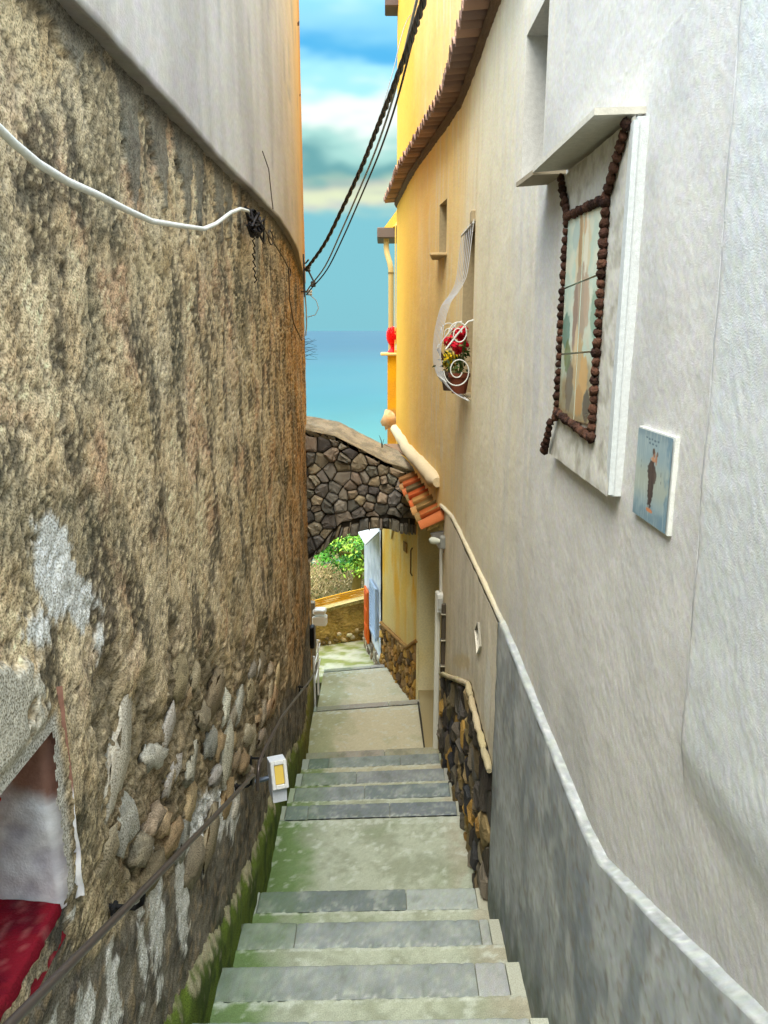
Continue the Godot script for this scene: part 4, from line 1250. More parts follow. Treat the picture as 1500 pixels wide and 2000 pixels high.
# ------------------------------------------------------------------ narrow pale-blue house and the strip of a yellow house on the left
func far_houses() -> void:
	rng.seed = 41
	var h := thing("pale_blue_house", "narrow pale blue house past the yellow one with shutters and corrugated awning", "house")
	var a := Vector2(-.045, 8.9)
	var b := Vector2(-.27, 10.1)
	var l := a.distance_to(b)
	var dirn := (b - a) / l
	var yaw := -atan2(dirn.x, dirn.y)
	var at := func(s: float, y: float, z: float) -> Vector3: return V(a.x + dirn.x * s - dirn.y * z, y, a.y + dirn.y * s + dirn.x * z)
	obj("wall", sheet(steps(-.02, l, .02), steps(-4.6, -1.6, .02), func(s: float, y: float) -> Array:
		var n := F.get_noise_2d(s * 4, y * 3)
		var c := c8(222, 226, 230).lerp(c8(196, 202, 208), ss(-.2, .4, n))
		if y < -4.0 + .05 * n: c = c8(150, 132, 104)
		return [at.call(s, y, .005 * n), vary(c, .04)], Vector3(-1, 0, .3)), M.plaster, h)
	var core := MB.new()
	core.col = c8(180, 180, 176)
	core.hexa([V(.0, -4.6, 8.92), V(1.5, -4.6, 8.92), V(1.5, -1.6, 8.92), V(.0, -1.6, 8.92), V(-.26, -4.6, 10.1), V(1.5, -4.6, 10.1), V(1.5, -1.6, 10.1), V(-.26, -1.6, 10.1)])
	obj("house_core", core, M.plaster, h)
	var reg := PackedVector2Array([Vector2(.0, -4.5), Vector2(.0, -3.98), Vector2(l, -4.08), Vector2(l, -4.55)])
	var base := sub("stone_base", h)
	stones(reg, scatter(reg, .05, .12, 500), .004, .025, func(s: float, y: float, z: float) -> Vector3: return at.call(s, y, .004 + z), [c8(150, 130, 96), c8(180, 164, 132), c8(120, 108, 90), c8(196, 186, 164)], M.stone, base)
	# corrugated awning
	var aw := MB.new()
	aw.col = c8(214, 218, 214)
	var k := 36
	for i in k:
		var s0 := .05 + 1.1 * i / k
		var s1 := .05 + 1.1 * (i + 1) / k
		var z0 := .012 * (1 if i % 2 == 0 else -1)
		var nn := Vector3(-.3, .9, 0).normalized()
		for t in [0.0, -.006]:
			aw.raw(at.call(s0, -2.36 + z0 + t, .0), at.call(s1, -2.36 - z0 + t, .0), at.call(s1, -2.52 - z0 + t, .17), nn, nn, nn)
			aw.raw(at.call(s0, -2.36 + z0 + t, .0), at.call(s1, -2.52 - z0 + t, .17), at.call(s0, -2.52 + z0 + t, .17), nn, nn, nn)
	obj("awning", aw, M.smooth, h)
	# louvred shutter
	var sh := sub("shutter", h)
	var fr := MB.new()
	fr.col = c8(176, 194, 214)
	for y in [-3.14, -3.78]: fr.box(at.call(.34, y, .03), Vector3(.03, .05, .44), Basis(Vector3.UP, yaw))
	for s in [.13, .55]: fr.box(at.call(s, -3.46, .03), Vector3(.03, .6, .04), Basis(Vector3.UP, yaw))
	obj("frame", fr, M.paint, sh)
	for i in 14:
		var sl := MB.new()
		sl.col = c8(186, 204, 222)
		sl.box(at.call(.34, -3.2 - .04 * i, .03), Vector3(.008, .042, .37), Basis(Vector3.UP, yaw) * Basis(Vector3(0, 0, 1), .7))
		obj("slat", sl, M.paint, sh)
	var os := sub("orange_shutter", h)
	var om := MB.new()
	om.col = c8(224, 104, 28)
	om.box(at.call(.8, -3.7, .04), Vector3(.03, .72, .3), Basis(Vector3.UP, yaw - .02), .004)
	obj("leaf", om, M.paint, os)
	for i in 3:
		var pm := MB.new()
		pm.col = c8(206, 88, 22)
		pm.box(at.call(.8, -3.47 - .23 * i, .058), Vector3(.012, .18, .2), Basis(Vector3.UP, yaw - .02), .004)
		obj("panel", pm, M.paint, os)
	# strip of the next house down on the left
	var y := thing("ochre_house", "ochre house edge showing past the far end of the old house on the left", "house")
	var m := MB.new()
	m.col = c8(226, 168, 56)
	m.hexa([V(-.98, -5, 8.2), V(-.885, -5, 8.2), V(-.885, 1.3, 8.2), V(-.98, 1.3, 8.2), V(-.98, -5, 8.55), V(-.9, -5, 8.55), V(-.9, 1.3, 8.55), V(-.98, 1.3, 8.55)])
	obj("wall", m, M.plaster, y)
	var cp := MB.new()
	cp.col = c8(206, 150, 60)
	cp.box(V(-.935, 1.33, 8.38), Vector3(.14, .06, .4), Basis(), .01)
	obj("parapet_cap", cp, M.plaster, y)

# ------------------------------------------------------------------ terrace with pillar, finial, small roof, downpipe
func terrace() -> void:
	var p := thing("terrace_pillar", "bright yellow terrace pillar with a thin cap at the end of the grey house", "pillar")
	obj("shaft", sheet(steps(-.072, .16, .02), steps(-4.3, -.32, .02), func(x: float, y: float) -> Array:
		var n := F.get_noise_2d(x * 4, y * 2)
		var c := c8(246, 178, 28).lerp(c8(236, 166, 40), ss(-.2, .3, n))
		c = c.lerp(c8(190, 138, 84), .8 * ss(-1.0, -1.08, y + .25 * x + .1 * n) * ss(-1.6, -1.3, y))
		return [V(x + .118, y, 10.28 + .003 * n), c], Vector3(0, 0, 1)), M.plaster, p)
	var m := MB.new()
	m.col = c8(240, 172, 30)
	m.box(V(.165, -2.31, 10.41), Vector3(.236, 3.98, .24))
	obj("pillar_core", m, M.plaster, p)
	var cap := MB.new()
	cap.col = c8(236, 204, 130)
	cap.box(V(.135, -.305, 10.4), Vector3(.36, .035, .36), Basis(), .008)
	obj("cap", cap, M.plaster, p)
	var f := thing("pine_cone_finial", "glossy red pine cone finial standing on the yellow pillar", "finial")
	f.position = V(.112, -.2875, 10.36)
	var fm := MB.new()
	fm.col = c8(226, 10, 12)
	fm.lathe(Vector3.ZERO, [[.0, 0], [.062, 0], [.066, .012], [.05, .03], [.028, .055], [.024, .075], [.034, .092], [.05, .1]], 18)
	obj("foot", fm, M.smooth, f)
	var co := MB.new()
	co.col = c8(226, 10, 12)
	co.lathe(Vector3.ZERO, [[.04, .1], [.062, .13], [.074, .17], [.077, .21], [.071, .255], [.055, .295], [.03, .325], [.0, .34]], 18)
	for i in 9:          # scales
		var hy := .12 + .022 * i
		var rr: float = lerpt([.1, .13, .17, .21, .255, .295, .33], [.045, .062, .074, .077, .071, .055, .025], hy)
		for j in 12:
			var w := TAU * (j + .5 * (i % 2)) / 12
			var o := Vector3(cos(w), 0, sin(w))
			co.tri(o.rotated(Vector3.UP, .22) * rr + Vector3(0, hy, 0), o.rotated(Vector3.UP, -.22) * rr + Vector3(0, hy, 0), o * (rr + .01) + Vector3(0, hy + .018, 0), Vector3(0, hy - .05, 0))
			co.tri(o.rotated(Vector3.UP, .22) * rr + Vector3(0, hy, 0), o * (rr + .01) + Vector3(0, hy + .018, 0), o * rr + Vector3(0, hy + .03, 0), o.rotated(Vector3.UP, -.4) * rr * .5 + Vector3(0, hy, 0))
			co.tri(o.rotated(Vector3.UP, -.22) * rr + Vector3(0, hy, 0), o * (rr + .01) + Vector3(0, hy + .018, 0), o * rr + Vector3(0, hy + .03, 0), o.rotated(Vector3.UP, .4) * rr * .5 + Vector3(0, hy, 0))
	obj("cone", co, M.smooth, f)
	var r := thing("small_roof", "little yellow boarded roof with dark gutter jutting out beyond the grey house", "roof")
	var so := MB.new()
	so.col = c8(226, 190, 88)
	so.hexa([V(.17, 1.3, 10.3), V(.17, 1.5, 10.3), V(.2, 1.52, 10.3), V(.2, 1.3, 10.3), V(-.02, 1.3, 11.0), V(.15, 1.53, 11.0), V(.3, 1.55, 11.0), V(.3, 1.3, 11.0)])
	so.hexa([V(.0, 1.29, 10.5), V(.18, 1.52, 10.5), V(.2, 1.52, 10.5), V(.2, 1.29, 10.5), V(.0, 1.29, 11.2), V(.18, 1.52, 11.2), V(.2, 1.52, 11.2), V(.2, 1.29, 11.2)])
	obj("soffit", so, M.paint, r)
	var gu := MB.new()
	gu.col = c8(104, 92, 88)
	gu.box(V(.045, 1.23, 10.85), Vector3(.27, .13, .7), Basis(), .01)
	obj("gutter", gu, M.dull, r)
	for x in [.145, .168]:
		var tr := MB.new()
		tr.col = c8(250, 214, 110) if x < .16 else c8(252, 240, 196)
		tr.box(V(x, .5, 10.32), Vector3(.012, 1.6, .05))
		obj("post", tr, M.paint, r)
	var d := thing("cream_downpipe", "cream downpipe with a bent neck running down to the yellow pillar", "downpipe")
	var pm := MB.new()
	pm.col = c8(196, 170, 112)
	pm.tube([V(.03, 1.17, 10.6), V(.03, 1.06, 10.6), V(.04, .98, 10.58), V(.075, .86, 10.52), V(.09, .78, 10.5), V(.092, .7, 10.5), V(.094, -.28, 10.5)], .036, 12)
	obj("pipe", pm, M.paint, d)
	var cl := MB.new()
	cl.col = c8(160, 136, 92)
	cl.lathe(V(.092, .72, 10.5), [[.036, 0], [.042, 0], [.042, .018], [.036, .018]], 12)
	obj("clamp", cl, M.metal, d)

# ------------------------------------------------------------------ garden at the foot of the alley
func leaf(m: MB, at: Vector3, s: float, col: Color) -> void:
	var b := Basis(Vector3(rng.randf_range(-1, 1), rng.randf_range(-1, 1), rng.randf_range(-1, 1)).normalized(), rng.randf() * TAU)
	m.col = vary(col, .3)
	var n := b.y
	if n.y < 0: n = -n
	n = (n + Vector3(0, .5, 0)).normalized()
	var p := [at + b * Vector3(0, 0, -s), at + b * Vector3(s * .42, s * .12, 0), at + b * Vector3(0, 0, s), at + b * Vector3(-s * .42, s * .12, 0)]
	m.raw(p[0], p[1], p[2], n, n, n); m.raw(p[0], p[2], p[3], n, n, n)

func garden() -> void:
	rng.seed = 55
	var w := thing("garden_wall", "ochre roughcast garden wall closing the foot of the alley below the bamboo fence", "wall")
	var foot := func(x: float) -> float: return -4.32 + .02 * (x + 1)
	var top := func(x: float) -> float: return -3.79 + .09 * (x + 1.0)
	var dist := func(x: float) -> float: return 10.05 + .5 * (x + 1.0)
	obj("wall", sheet(steps(-2.2, .4, .012), steps(-.35, 1.0, .012), func(x: float, t: float) -> Array:
		var y := lerpf(foot.call(x), top.call(x), t)
		var n := F.get_noise_2d(x * 4, y * 4)
		var n2 := F.get_noise_2d(x * 20, y * 20)
		var c := c8(214, 180, 100).lerp(c8(164, 136, 74), ss(-.25, .3, n + .6 * n2)).lerp(c8(212, 182, 112), .7 * ss(.15, .4, n2))
		if t > .9: c = c8(204, 184, 116).lerp(c8(160, 146, 78), ss(-.2, .3, n2))
		return [V(x, y, dist.call(x) - .03 * n - .02 * n2 - (.04 if t > .9 else 0.0)), vary(c, .1)], Vector3(0, 0, 1)), M.rough_wall, w)
	obj("cap", sheet(steps(-2.2, .4, .03), steps(0, 1, .1), func(x: float, t: float) -> Array:
		return [V(x, top.call(x) + .012 * sin(t * PI), dist.call(x) - .045 + .4 * t), vary(c8(206, 190, 130), .1)], Vector3.UP), M.rough_wall, w)
	for i in 26:
		var x := -1.35 + 1.5 * i / 25.0 + rng.randf_range(-.02, .02)
		var s := MB.new()
		s.col = vary([c8(206, 184, 132), c8(160, 140, 96), c8(128, 110, 70), c8(226, 212, 176)][rng.randi() % 4], .15)
		rock(s, Vector3.ZERO, Vector3(rng.randf_range(.025, .05), rng.randf_range(.018, .04), .03), Basis(Vector3(0, 0, 1), rng.randf_range(-.4, .4)), 5, 7)
		var o := obj("stone", s, M.stone, w)
		o.position = V(x, foot.call(x) + rng.randf_range(.0, .12), dist.call(x) - .02)
	# bamboo fence
	var fe := thing("bamboo_fence", "low fence of yellow bamboo rails along the top of the garden wall", "fence")
	for i in 5:
		var m := MB.new()
		m.col = vary(c8(236, 176, 42), .12)
		var pts := []
		var rs := []
		for k in 27:
			var x := -1.9 + 2.2 * k / 26.0
			pts.append(V(x, top.call(x) + .012 + .024 * i + .004 * N.get_noise_2d(x * 3, i * 7.0), dist.call(x) + .1))
			rs.append(.0105 + (.002 if k % 4 == 0 else 0.0))
		m.tube(pts, rs, 7)
		obj("rail", m, M.paint, fe)
	for x in [-1.6, -1.0, -.62, -.2, .1]:
		var m := MB.new()
		m.col = c8(150, 112, 40)
		m.tube([V(x, top.call(x) - .06, dist.call(x) + .115), V(x, top.call(x) + .13, dist.call(x) + .115)], .012, 7)
		obj("post", m, M.paint, fe)
	# tree
	var t := thing("garden_tree", "leafy green tree with a leaning trunk behind the bamboo fence", "tree")
	var tm := MB.new()
	tm.col = c8(140, 118, 60)
	var f0 := V(-.56, -5.85, 15)
	tm.tube([f0, f0 + Vector3(.02, .35, 0), f0 + Vector3(-.01, .75, .05), f0 + Vector3(.05, 1.1, .0), f0 + Vector3(.0, 1.5, 0)], [.14, .115, .1, .09, .05], 10)
	var tips := []
	for i in 9:
		var an := TAU * i / 9.0 + rng.randf_range(-.3, .3)
		var e := f0 + Vector3(cos(an) * rng.randf_range(.5, 1.0), rng.randf_range(1.15, 2.2), sin(an) * rng.randf_range(.4, .8))
		var st := f0 + Vector3(.03, rng.randf_range(.85, 1.3), 0)
		tm.tube([st, st.lerp(e, .5) + Vector3(0, .1, 0), e], [.045, .028, .01], 6)
		tips.append(e); tips.append(st.lerp(e, .6))
	obj("trunk", tm, M.stone, t)
	var lm := MB.new()
	var greens := [c8(70, 130, 30), c8(104, 160, 44), c8(44, 96, 34), c8(140, 176, 60), c8(84, 140, 60)]
	for e in tips:
		for q in 7:
			var cl: Vector3 = e + Vector3(rng.randfn(0, .26), rng.randfn(0, .2), rng.randfn(0, .24))
			var g: Color = greens[rng.randi() % greens.size()]
			for k in 42: leaf(lm, cl + Vector3(rng.randfn(0, .1), rng.randfn(0, .075), rng.randfn(0, .1)), rng.randf_range(.03, .06), g)
	var cr := obj("crown", lm, M.leaf, t)
	cr.set_meta("kind", "stuff")
	# dry brush on the bank
	var br := MB.new()
	var dry := [c8(150, 132, 88), c8(122, 108, 68), c8(168, 152, 112), c8(104, 100, 56), c8(84, 104, 44), c8(138, 116, 86)]
	for i in 20000:
		var x := rng.randf_range(-2.6, .9)
		var d := rng.randf_range(15.4, 19.0)
		var gy: float = lerpt([11, 15, 18.5, 24], [-4.6, -5.75, -5.6, -9], d)
		var hh := 1.0 * (.55 + .5 * F.get_noise_2d(x * .9, d * .6)) * (d - 14.6) * .72 + .12
		var y := gy + rng.randf() * hh
		if rng.randf() < .6:
			leaf(br, V(x, y, d), rng.randf_range(.02, .05), dry[rng.randi() % 6])
		else:
			br.col = vary(dry[rng.randi() % 4], .3)
			var p := V(x, y, d)
			var q := p + Vector3(rng.randf_range(-.2, .2), rng.randf_range(.02, .28), rng.randf_range(-.1, .1))
			var sd := Vector3(.007, 0, .004)
			br.raw(p - sd, p + sd, q, Vector3(0, .5, .8), Vector3(0, .5, .8), Vector3(0, .5, .8))
	var bo := obj("dry_brush", br, M.leaf)
	tag(bo, "tangle of dry brush and weeds on the bank behind the bamboo fence", "brush")
	bo.set_meta("kind", "stuff")
	# boxes and rail at the far end of the old house
	for i in 2:
		var b := thing("meter_box", ["small white meter box, the upper of two past the old house", "larger white meter box, the lower of two past the old house"][i], "meter box", "white meter boxes on the post")
		var m := MB.new()
		m.col = c8(244, 242, 232)
		m.box(V(-.765, -3.25 if i == 0 else -3.365, 8.62), Vector3(.15 if i == 0 else .17, .06 if i == 0 else .115, .12), Basis(Vector3.UP, -.08), .012)
		obj("case", m, M.smooth, b)
		var l := MB.new()
		l.col = c8(228, 226, 216)
		l.box(V(-.765, -3.25 if i == 0 else -3.365, 8.688), Vector3(.11 if i == 0 else .13, .036 if i == 0 else .085, .012), Basis(Vector3.UP, -.08), .003)
		obj("lid", l, M.smooth, b)
	var po := thing("box_post", "grey post that carries the white meter boxes", "post")
	var pm := MB.new()
	pm.col = c8(150, 140, 120)
	pm.box(V(-.86, -3.8, 8.66), Vector3(.07, 1.3, .1))
	obj("shaft", pm, M.concrete, po)
	var k := MB.new()
	k.col = c8(16, 16, 18)
	k.box(V(-.785, -3.26, 7.86), Vector3(.05, .25, .1), Basis(), .01)
	tag(obj("black_letterbox", k, M.smooth), "black box fixed at the far corner of the old house", "letterbox")
	var ra := thing("white_railing", "thin white steel railing at the foot of the old house's far corner", "railing")
	for y in [-3.55, -3.75]:
		var m := MB.new()
		m.col = c8(226, 226, 220)
		m.tube([V(-.755, y, 7.7), V(-.76, y - .06, 8.5)], .009, 6)
		obj("rail", m, M.smooth, ra)
	for d in [7.7, 8.15]:
		var m := MB.new()
		m.col = c8(226, 226, 220)
		m.tube([V(-.755, -4.1, d), V(-.755, -3.42, d)], .012, 6)
		obj("post", m, M.smooth, ra)

# ------------------------------------------------------------------ things by the yellow door
func door_things() -> void:
	rng.seed = 61
	var c := thing("tile_canopy", "small lean-to canopy of old terracotta tiles over the recessed door", "canopy")
	var a0 := V(.335, -1.545, 6.06)
	var a1 := V(.175, -1.5, 7.62)
	var b0 := V(.53, -1.45, 6.06)
	var b1 := V(.40, -1.405, 7.62)
	var bd := MB.new()
	bd.col = c8(206, 172, 104)
	bd.hexa([a0 + Vector3(.02, -.05, 0), b0 + Vector3(0, -.05, 0), b0 + Vector3(0, -.012, 0), a0 + Vector3(.02, -.012, 0), a1 + Vector3(.02, -.05, 0), b1 + Vector3(0, -.05, 0), b1 + Vector3(0, -.012, 0), a1 + Vector3(.02, -.012, 0)])
	obj("mortar_bed", bd, M.rough_wall, c)
	var tones := [c8(196, 112, 62), c8(150, 122, 72), c8(196, 148, 88), c8(204, 104, 56), c8(136, 118, 80), c8(210, 120, 70), c8(186, 140, 92)]
	for i in 14:
		var t := (i + .5) / 14.0
		var p := a0.lerp(a1, t)
		var q := b0.lerp(b1, t)
		var dirn := (p - q).normalized()
		var up := Vector3.UP
		var sd := dirn.cross(up).normalized()
		var e := obj("tile", barrel(.095, .082, p.distance_to(q) + .03, .014, vary(tones[(i / 2) % 7], .12), 8), M.tile, c)
		var bs := Basis(dirn, sd.cross(dirn), sd)
		if i % 2 == 1: bs = bs * Basis(Vector3(1, 0, 0), PI)
		e.transform = Transform3D(bs, q + Vector3(0, -.02 if i % 2 == 0 else .065, 0) + dirn * rng.randf_range(-.01, .01))
		if i % 2 == 0: e.scale = Vector3(1, .62, 1)
		else: e.scale = Vector3(1, .7, 1)
	var br := MB.new()
	br.col = c8(150, 146, 138)
	br.hexa([V(.38, -1.62, 6.07), V(.5, -1.6, 6.07), V(.5, -1.78, 6.07), V(.47, -1.78, 6.07), V(.38, -1.62, 6.11), V(.5, -1.6, 6.11), V(.5, -1.78, 6.11), V(.47, -1.78, 6.11)])
	obj("bracket", br, M.concrete, c)
	var pipe := thing("white_downpipe", "square white downpipe beside the recessed door from canopy to stairs", "downpipe")
	var m := MB.new()
	m.col = c8(226, 226, 214)
	m.box(V(.458, -2.9, 6.175), Vector3(.045, 1.5, .05), Basis(Vector3(0, 0, 1), .0), .008)
	obj("lower_pipe", m, M.smooth, pipe)
	var m2 := MB.new()
	m2.col = c8(212, 210, 198)
	m2.tube([V(.475, -1.66, 6.08), V(.47, -1.8, 6.08), V(.474, -2.0, 6.09), V(.478, -2.15, 6.1)], .015, 8)
	obj("upper_pipe", m2, M.smooth, pipe)
	var jb := thing("junction_box", "light grey electrical box on the white downpipe beside the door", "box")
	var m3 := MB.new()
	m3.col = c8(214, 216, 212)
	m3.box(V(.468, -2.21, 6.06), Vector3(.06, .16, .06), Basis(), .006)
	obj("case", m3, M.smooth, jb)
	var m4 := MB.new()
	m4.col = c8(180, 182, 178)
	m4.box(V(.466, -2.205, 6.02), Vector3(.04, .1, .02), Basis(), .004)
	obj("cover", m4, M.smooth, jb)
	var k := thing("cable_conduit", "dark conduit with clamps running down the lower wall next to the downpipe", "conduit")
	var m5 := MB.new()
	m5.col = c8(84, 76, 64)
	m5.tube([V(.474, -2.1, 5.72), V(.474, -2.7, 5.74)], .02, 8)
	obj("tube", m5, M.dull, k)
	for y in [-2.18, -2.4, -2.62]:
		var m6 := MB.new()
		m6.col = c8(150, 146, 130)
		m6.box(V(.468, y, 5.72), Vector3(.04, .012, .06))
		obj("clamp", m6, M.metal, k)
	var l := thing("door_lamp", "small grey bulkhead lamp with a clear glass tube under the tile canopy", "lamp")
	var m7 := MB.new()
	m7.col = c8(140, 142, 136)
	m7.box(V(.476, -1.66, 5.96), Vector3(.05, .1, .07), Basis(), .008)
	obj("mount", m7, M.dull, l)
	var m8 := MB.new()
	m8.col = c8(196, 200, 186)
	m8.tube([V(.455, -1.65, 5.95), V(.43, -1.648, 5.95), V(.4, -1.645, 5.95), V(.375, -1.64, 5.95), V(.362, -1.638, 5.95)], [.012, .024, .03, .026, .008], 12)
	obj("glass", m8, M.smooth, l)

# ------------------------------------------------------------------ shrine, plaque, window grille with flowers
func quad_uv(m: MB, p: Array, uv: Array, nn: Vector3) -> void:
	for t in [[0, 1, 2], [0, 2, 3]]:
		var g: Vector3 = (p[t[2]] - p[t[0]]).cross(p[t[1]] - p[t[0]])
		var o: Array = t if g.dot(nn) >= 0 else [t[0], t[2], t[1]]
		for i in o:
			m.v.append(p[i]); m.n.append(nn); m.c.append(Color(1, 1, 1)); m.uv.append(uv[i])

func print_mat(im: Image, rough: float) -> StandardMaterial3D:
	var m := StandardMaterial3D.new()
	m.albedo_texture = ImageTexture.create_from_image(im)
	m.roughness = rough
	m.metallic_specular = .4
	return m

func paint(w: int, h: int, base: Callable, strokes: Array) -> Image:       # strokes: [x, y, rx, ry, lean, colour, strength]
	var im := Image.create(w, h, false, Image.FORMAT_RGB8)
	for y in h:
		for x in w:
			var u := (x + .5) / w
			var v := (y + .5) / h
			var c: Color = base.call(u, v)
			for s in strokes:
				var dx: float = (u - s[0] - s[4] * (v - s[1])) / s[2]
				var dy: float = (v - s[1]) / s[3]
				var q := dx * dx + dy * dy
				if q < 1.6:
					q += .55 * F.get_noise_2d(u * 9 + s[0] * 30, v * 14 + s[1] * 20)
					c = c.lerp(s[5], s[6] * (1 - ss(.7, 1.1, q)))
			im.set_pixel(x, y, c)
	return im

func wall_things() -> void:
	rng.seed = 71
	# shrine
	var s := thing("wall_shrine", "plastered wall shrine with a painted tile picture framed in dark pine cones", "shrine")
	var fx := .52
	var plaster := c8(206, 206, 198)
	obj("front_panel", sheet(steps(1.733, 2.383, .008), steps(-.374, .433, .008), func(d: float, y: float) -> Array:
		var n := F.get_noise_2d(d * 12, y * 12)
		var n2 := F.get_noise_2d(d * 40, y * 40)
		# the panel leans back a little towards its foot and its crown
		var lean := .004 * ss(-.26, -.374, y)
		return [V(fx - lean + .002 * n + .001 * n2, y, d), vary(plaster.lerp(c8(178, 176, 164), ss(-.1, .4, n)), .03)], Vector3(-1, 0, 0)), M.trowel, s)
	var sd := MB.new()
	sd.col = c8(210, 216, 218)
	sd.hexa([V(fx + .005, -.373, 1.733), V(.575, -.373, 1.733), V(.575, .431, 1.733), V(fx + .005, .431, 1.733), V(fx + .005, -.373, 2.381), V(.565, -.373, 2.381), V(.565, .431, 2.381), V(fx + .005, .431, 2.381)])
	obj("body", sd, M.trowel, s)
	var fl := MB.new()
	fl.col = c8(206, 214, 216)
	fl.hexa([V(fx - .004, -.369, 1.729), V(fx + .008, -.369, 1.729), V(fx + .008, .423, 1.729), V(fx - .004, .423, 1.729), V(fx - .001, -.369, 1.766), V(fx + .008, -.369, 1.766), V(fx + .008, .423, 1.766), V(fx - .001, .423, 1.766)])
	obj("margin", fl, M.trowel, s)
	for i in 2:
		var r := MB.new()
		r.col = c8(206, 204, 192) if i == 0 else c8(160, 150, 130)
		var d0 := 1.735 if i == 0 else 2.42
		var d1 := 2.415 if i == 0 else 2.71
		var y := .433 if i == 0 else .443
		r.hexa([V(.435, y, d0), V(.58, y + .012, d0 + .03), V(.58, y + .026, d0 + .03), V(.435, y + .014, d0), V(.435, y + .016, d1), V(.575, y + .026, d1), V(.575, y + .042, d1), V(.435, y + .03, d1)])
		obj("roof_slab", r, M.plaster, s)
	# six picture tiles
	var sky1 := Color8(196, 216, 202)
	var pic := paint(96, 144, func(u: float, v: float) -> Color:
		var n := F.get_noise_2d(u * 3, v * 5)
		return sky1.lerp(Color8(222, 226, 206), ss(-.3, .3, n)).lerp(Color8(150, 136, 104), ss(.55, 1.0, v + .2 * n)), [
		[.5, .22, .2, .22, -.1, Color8(226, 212, 176), .9], [.42, .16, .05, .2, .1, Color8(166, 128, 84), .8], [.58, .25, .06, .25, 0, Color8(236, 232, 212), .9],
		[.28, .1, .1, .08, 0, Color8(176, 200, 196), .8], [.5, .45, .2, .2, .05, Color8(176, 156, 134), .9], [.38, .5, .07, .18, 0, Color8(150, 122, 106), .8], [.66, .42, .08, .14, .2, Color8(196, 170, 146), .8],
		[.12, .55, .12, .1, 0, Color8(96, 136, 124), .8], [.9, .5, .12, .12, 0, Color8(126, 160, 140), .7], [.5, .72, .16, .14, -.1, Color8(196, 168, 120), .9], [.3, .82, .12, .14, 0, Color8(110, 92, 70), .8],
		[.7, .78, .12, .1, .2, Color8(214, 170, 104), .85], [.6, .9, .12, .08, 0, Color8(196, 148, 84), .8], [.2, .68, .1, .08, 0, Color8(104, 120, 72), .8], [.82, .92, .1, .08, 0, Color8(84, 74, 62), .8], [.45, .62, .05, .1, 0, Color8(226, 206, 166), .8], [.52, .08, .05, .045, 0, Color8(214, 176, 140), .8]])
	var pmat := print_mat(pic, .22)
	var pt := func(u: float, v: float, z: float) -> Vector3: return V(fx - z, lerpf(lerpf(.311, .299, 1 - u), lerpf(-.23, -.251, 1 - u), v), lerpf(2.272, 1.898, u))
	for i in 2:
		for j in 3:
			var t := MB.new()
			var u0 := i / 2.0 + .006
			var u1 := (i + 1) / 2.0 - .006
			var v0 := j / 3.0 + .004
			var v1 := (j + 1) / 3.0 - .004
			var z := .005 + rng.randf_range(0, .0015)
			quad_uv(t, [pt.call(u0, v0, z), pt.call(u1, v0, z), pt.call(u1, v1, z), pt.call(u0, v1, z)], [Vector2(u0, v0), Vector2(u1, v0), Vector2(u1, v1), Vector2(u0, v1)], Vector3(-1, 0, 0))
			for e in [[u0, v0, u1, v0, Vector3.UP], [u1, v0, u1, v1, Vector3(0, 0, 1)], [u0, v1, u1, v1, Vector3.DOWN], [u0, v0, u0, v1, Vector3(0, 0, -1)]]:
				quad_uv(t, [pt.call(e[0], e[1], z), pt.call(e[2], e[3], z), pt.call(e[2], e[3], -.004), pt.call(e[0], e[1], -.004)], [Vector2(u0, v0), Vector2(u0, v0), Vector2(u0, v0), Vector2(u0, v0)], e[4])
			obj("picture_tile", t, pmat, s)
	# pine cones
	var cones := []
	for k in 3:
		var cm := MB.new()
		cm.col = vary([c8(74, 50, 38), c8(58, 40, 32), c8(92, 64, 48)][k], .1)
		rock(cm, Vector3.ZERO, Vector3(.0115, .013, .0125), Basis(), 6, 8)
		cones.append(cm.mesh())
	var lines := [[2.383, 0.428, 2.280, 0.314], [2.280, 0.314, 2.280, -0.233], [2.280, -0.233, 2.372, -0.363], [2.274, 0.309, 1.901, 0.295], [1.765, 0.422, 1.890, 0.298], [1.887, 0.287, 1.887, -0.255], [2.274, -0.236, 1.890, -0.260]]
	for q in lines:
		var p0 := Vector2(q[0], q[1])
		var p1 := Vector2(q[2], q[3])
		var k := int(p0.distance_to(p1) / .0225)
		for i in k + 1:
			var p := p0.lerp(p1, float(i) / k)
			var o := obj("pine_cone", cones[rng.randi() % 3], M.stone, s)
			o.transform = Transform3D(Basis(Vector3(1, 0, 0), rng.randf() * TAU).scaled(Vector3.ONE * rng.randf_range(.85, 1.15)), V(fx - .009 - (.012 if p.y < -.26 else 0.0), p.y, p.x))
	# blue plaque
	var b := thing("saint_plaque", "small weathered blue tile plaque of a dark robed figure with faded lettering", "plaque")
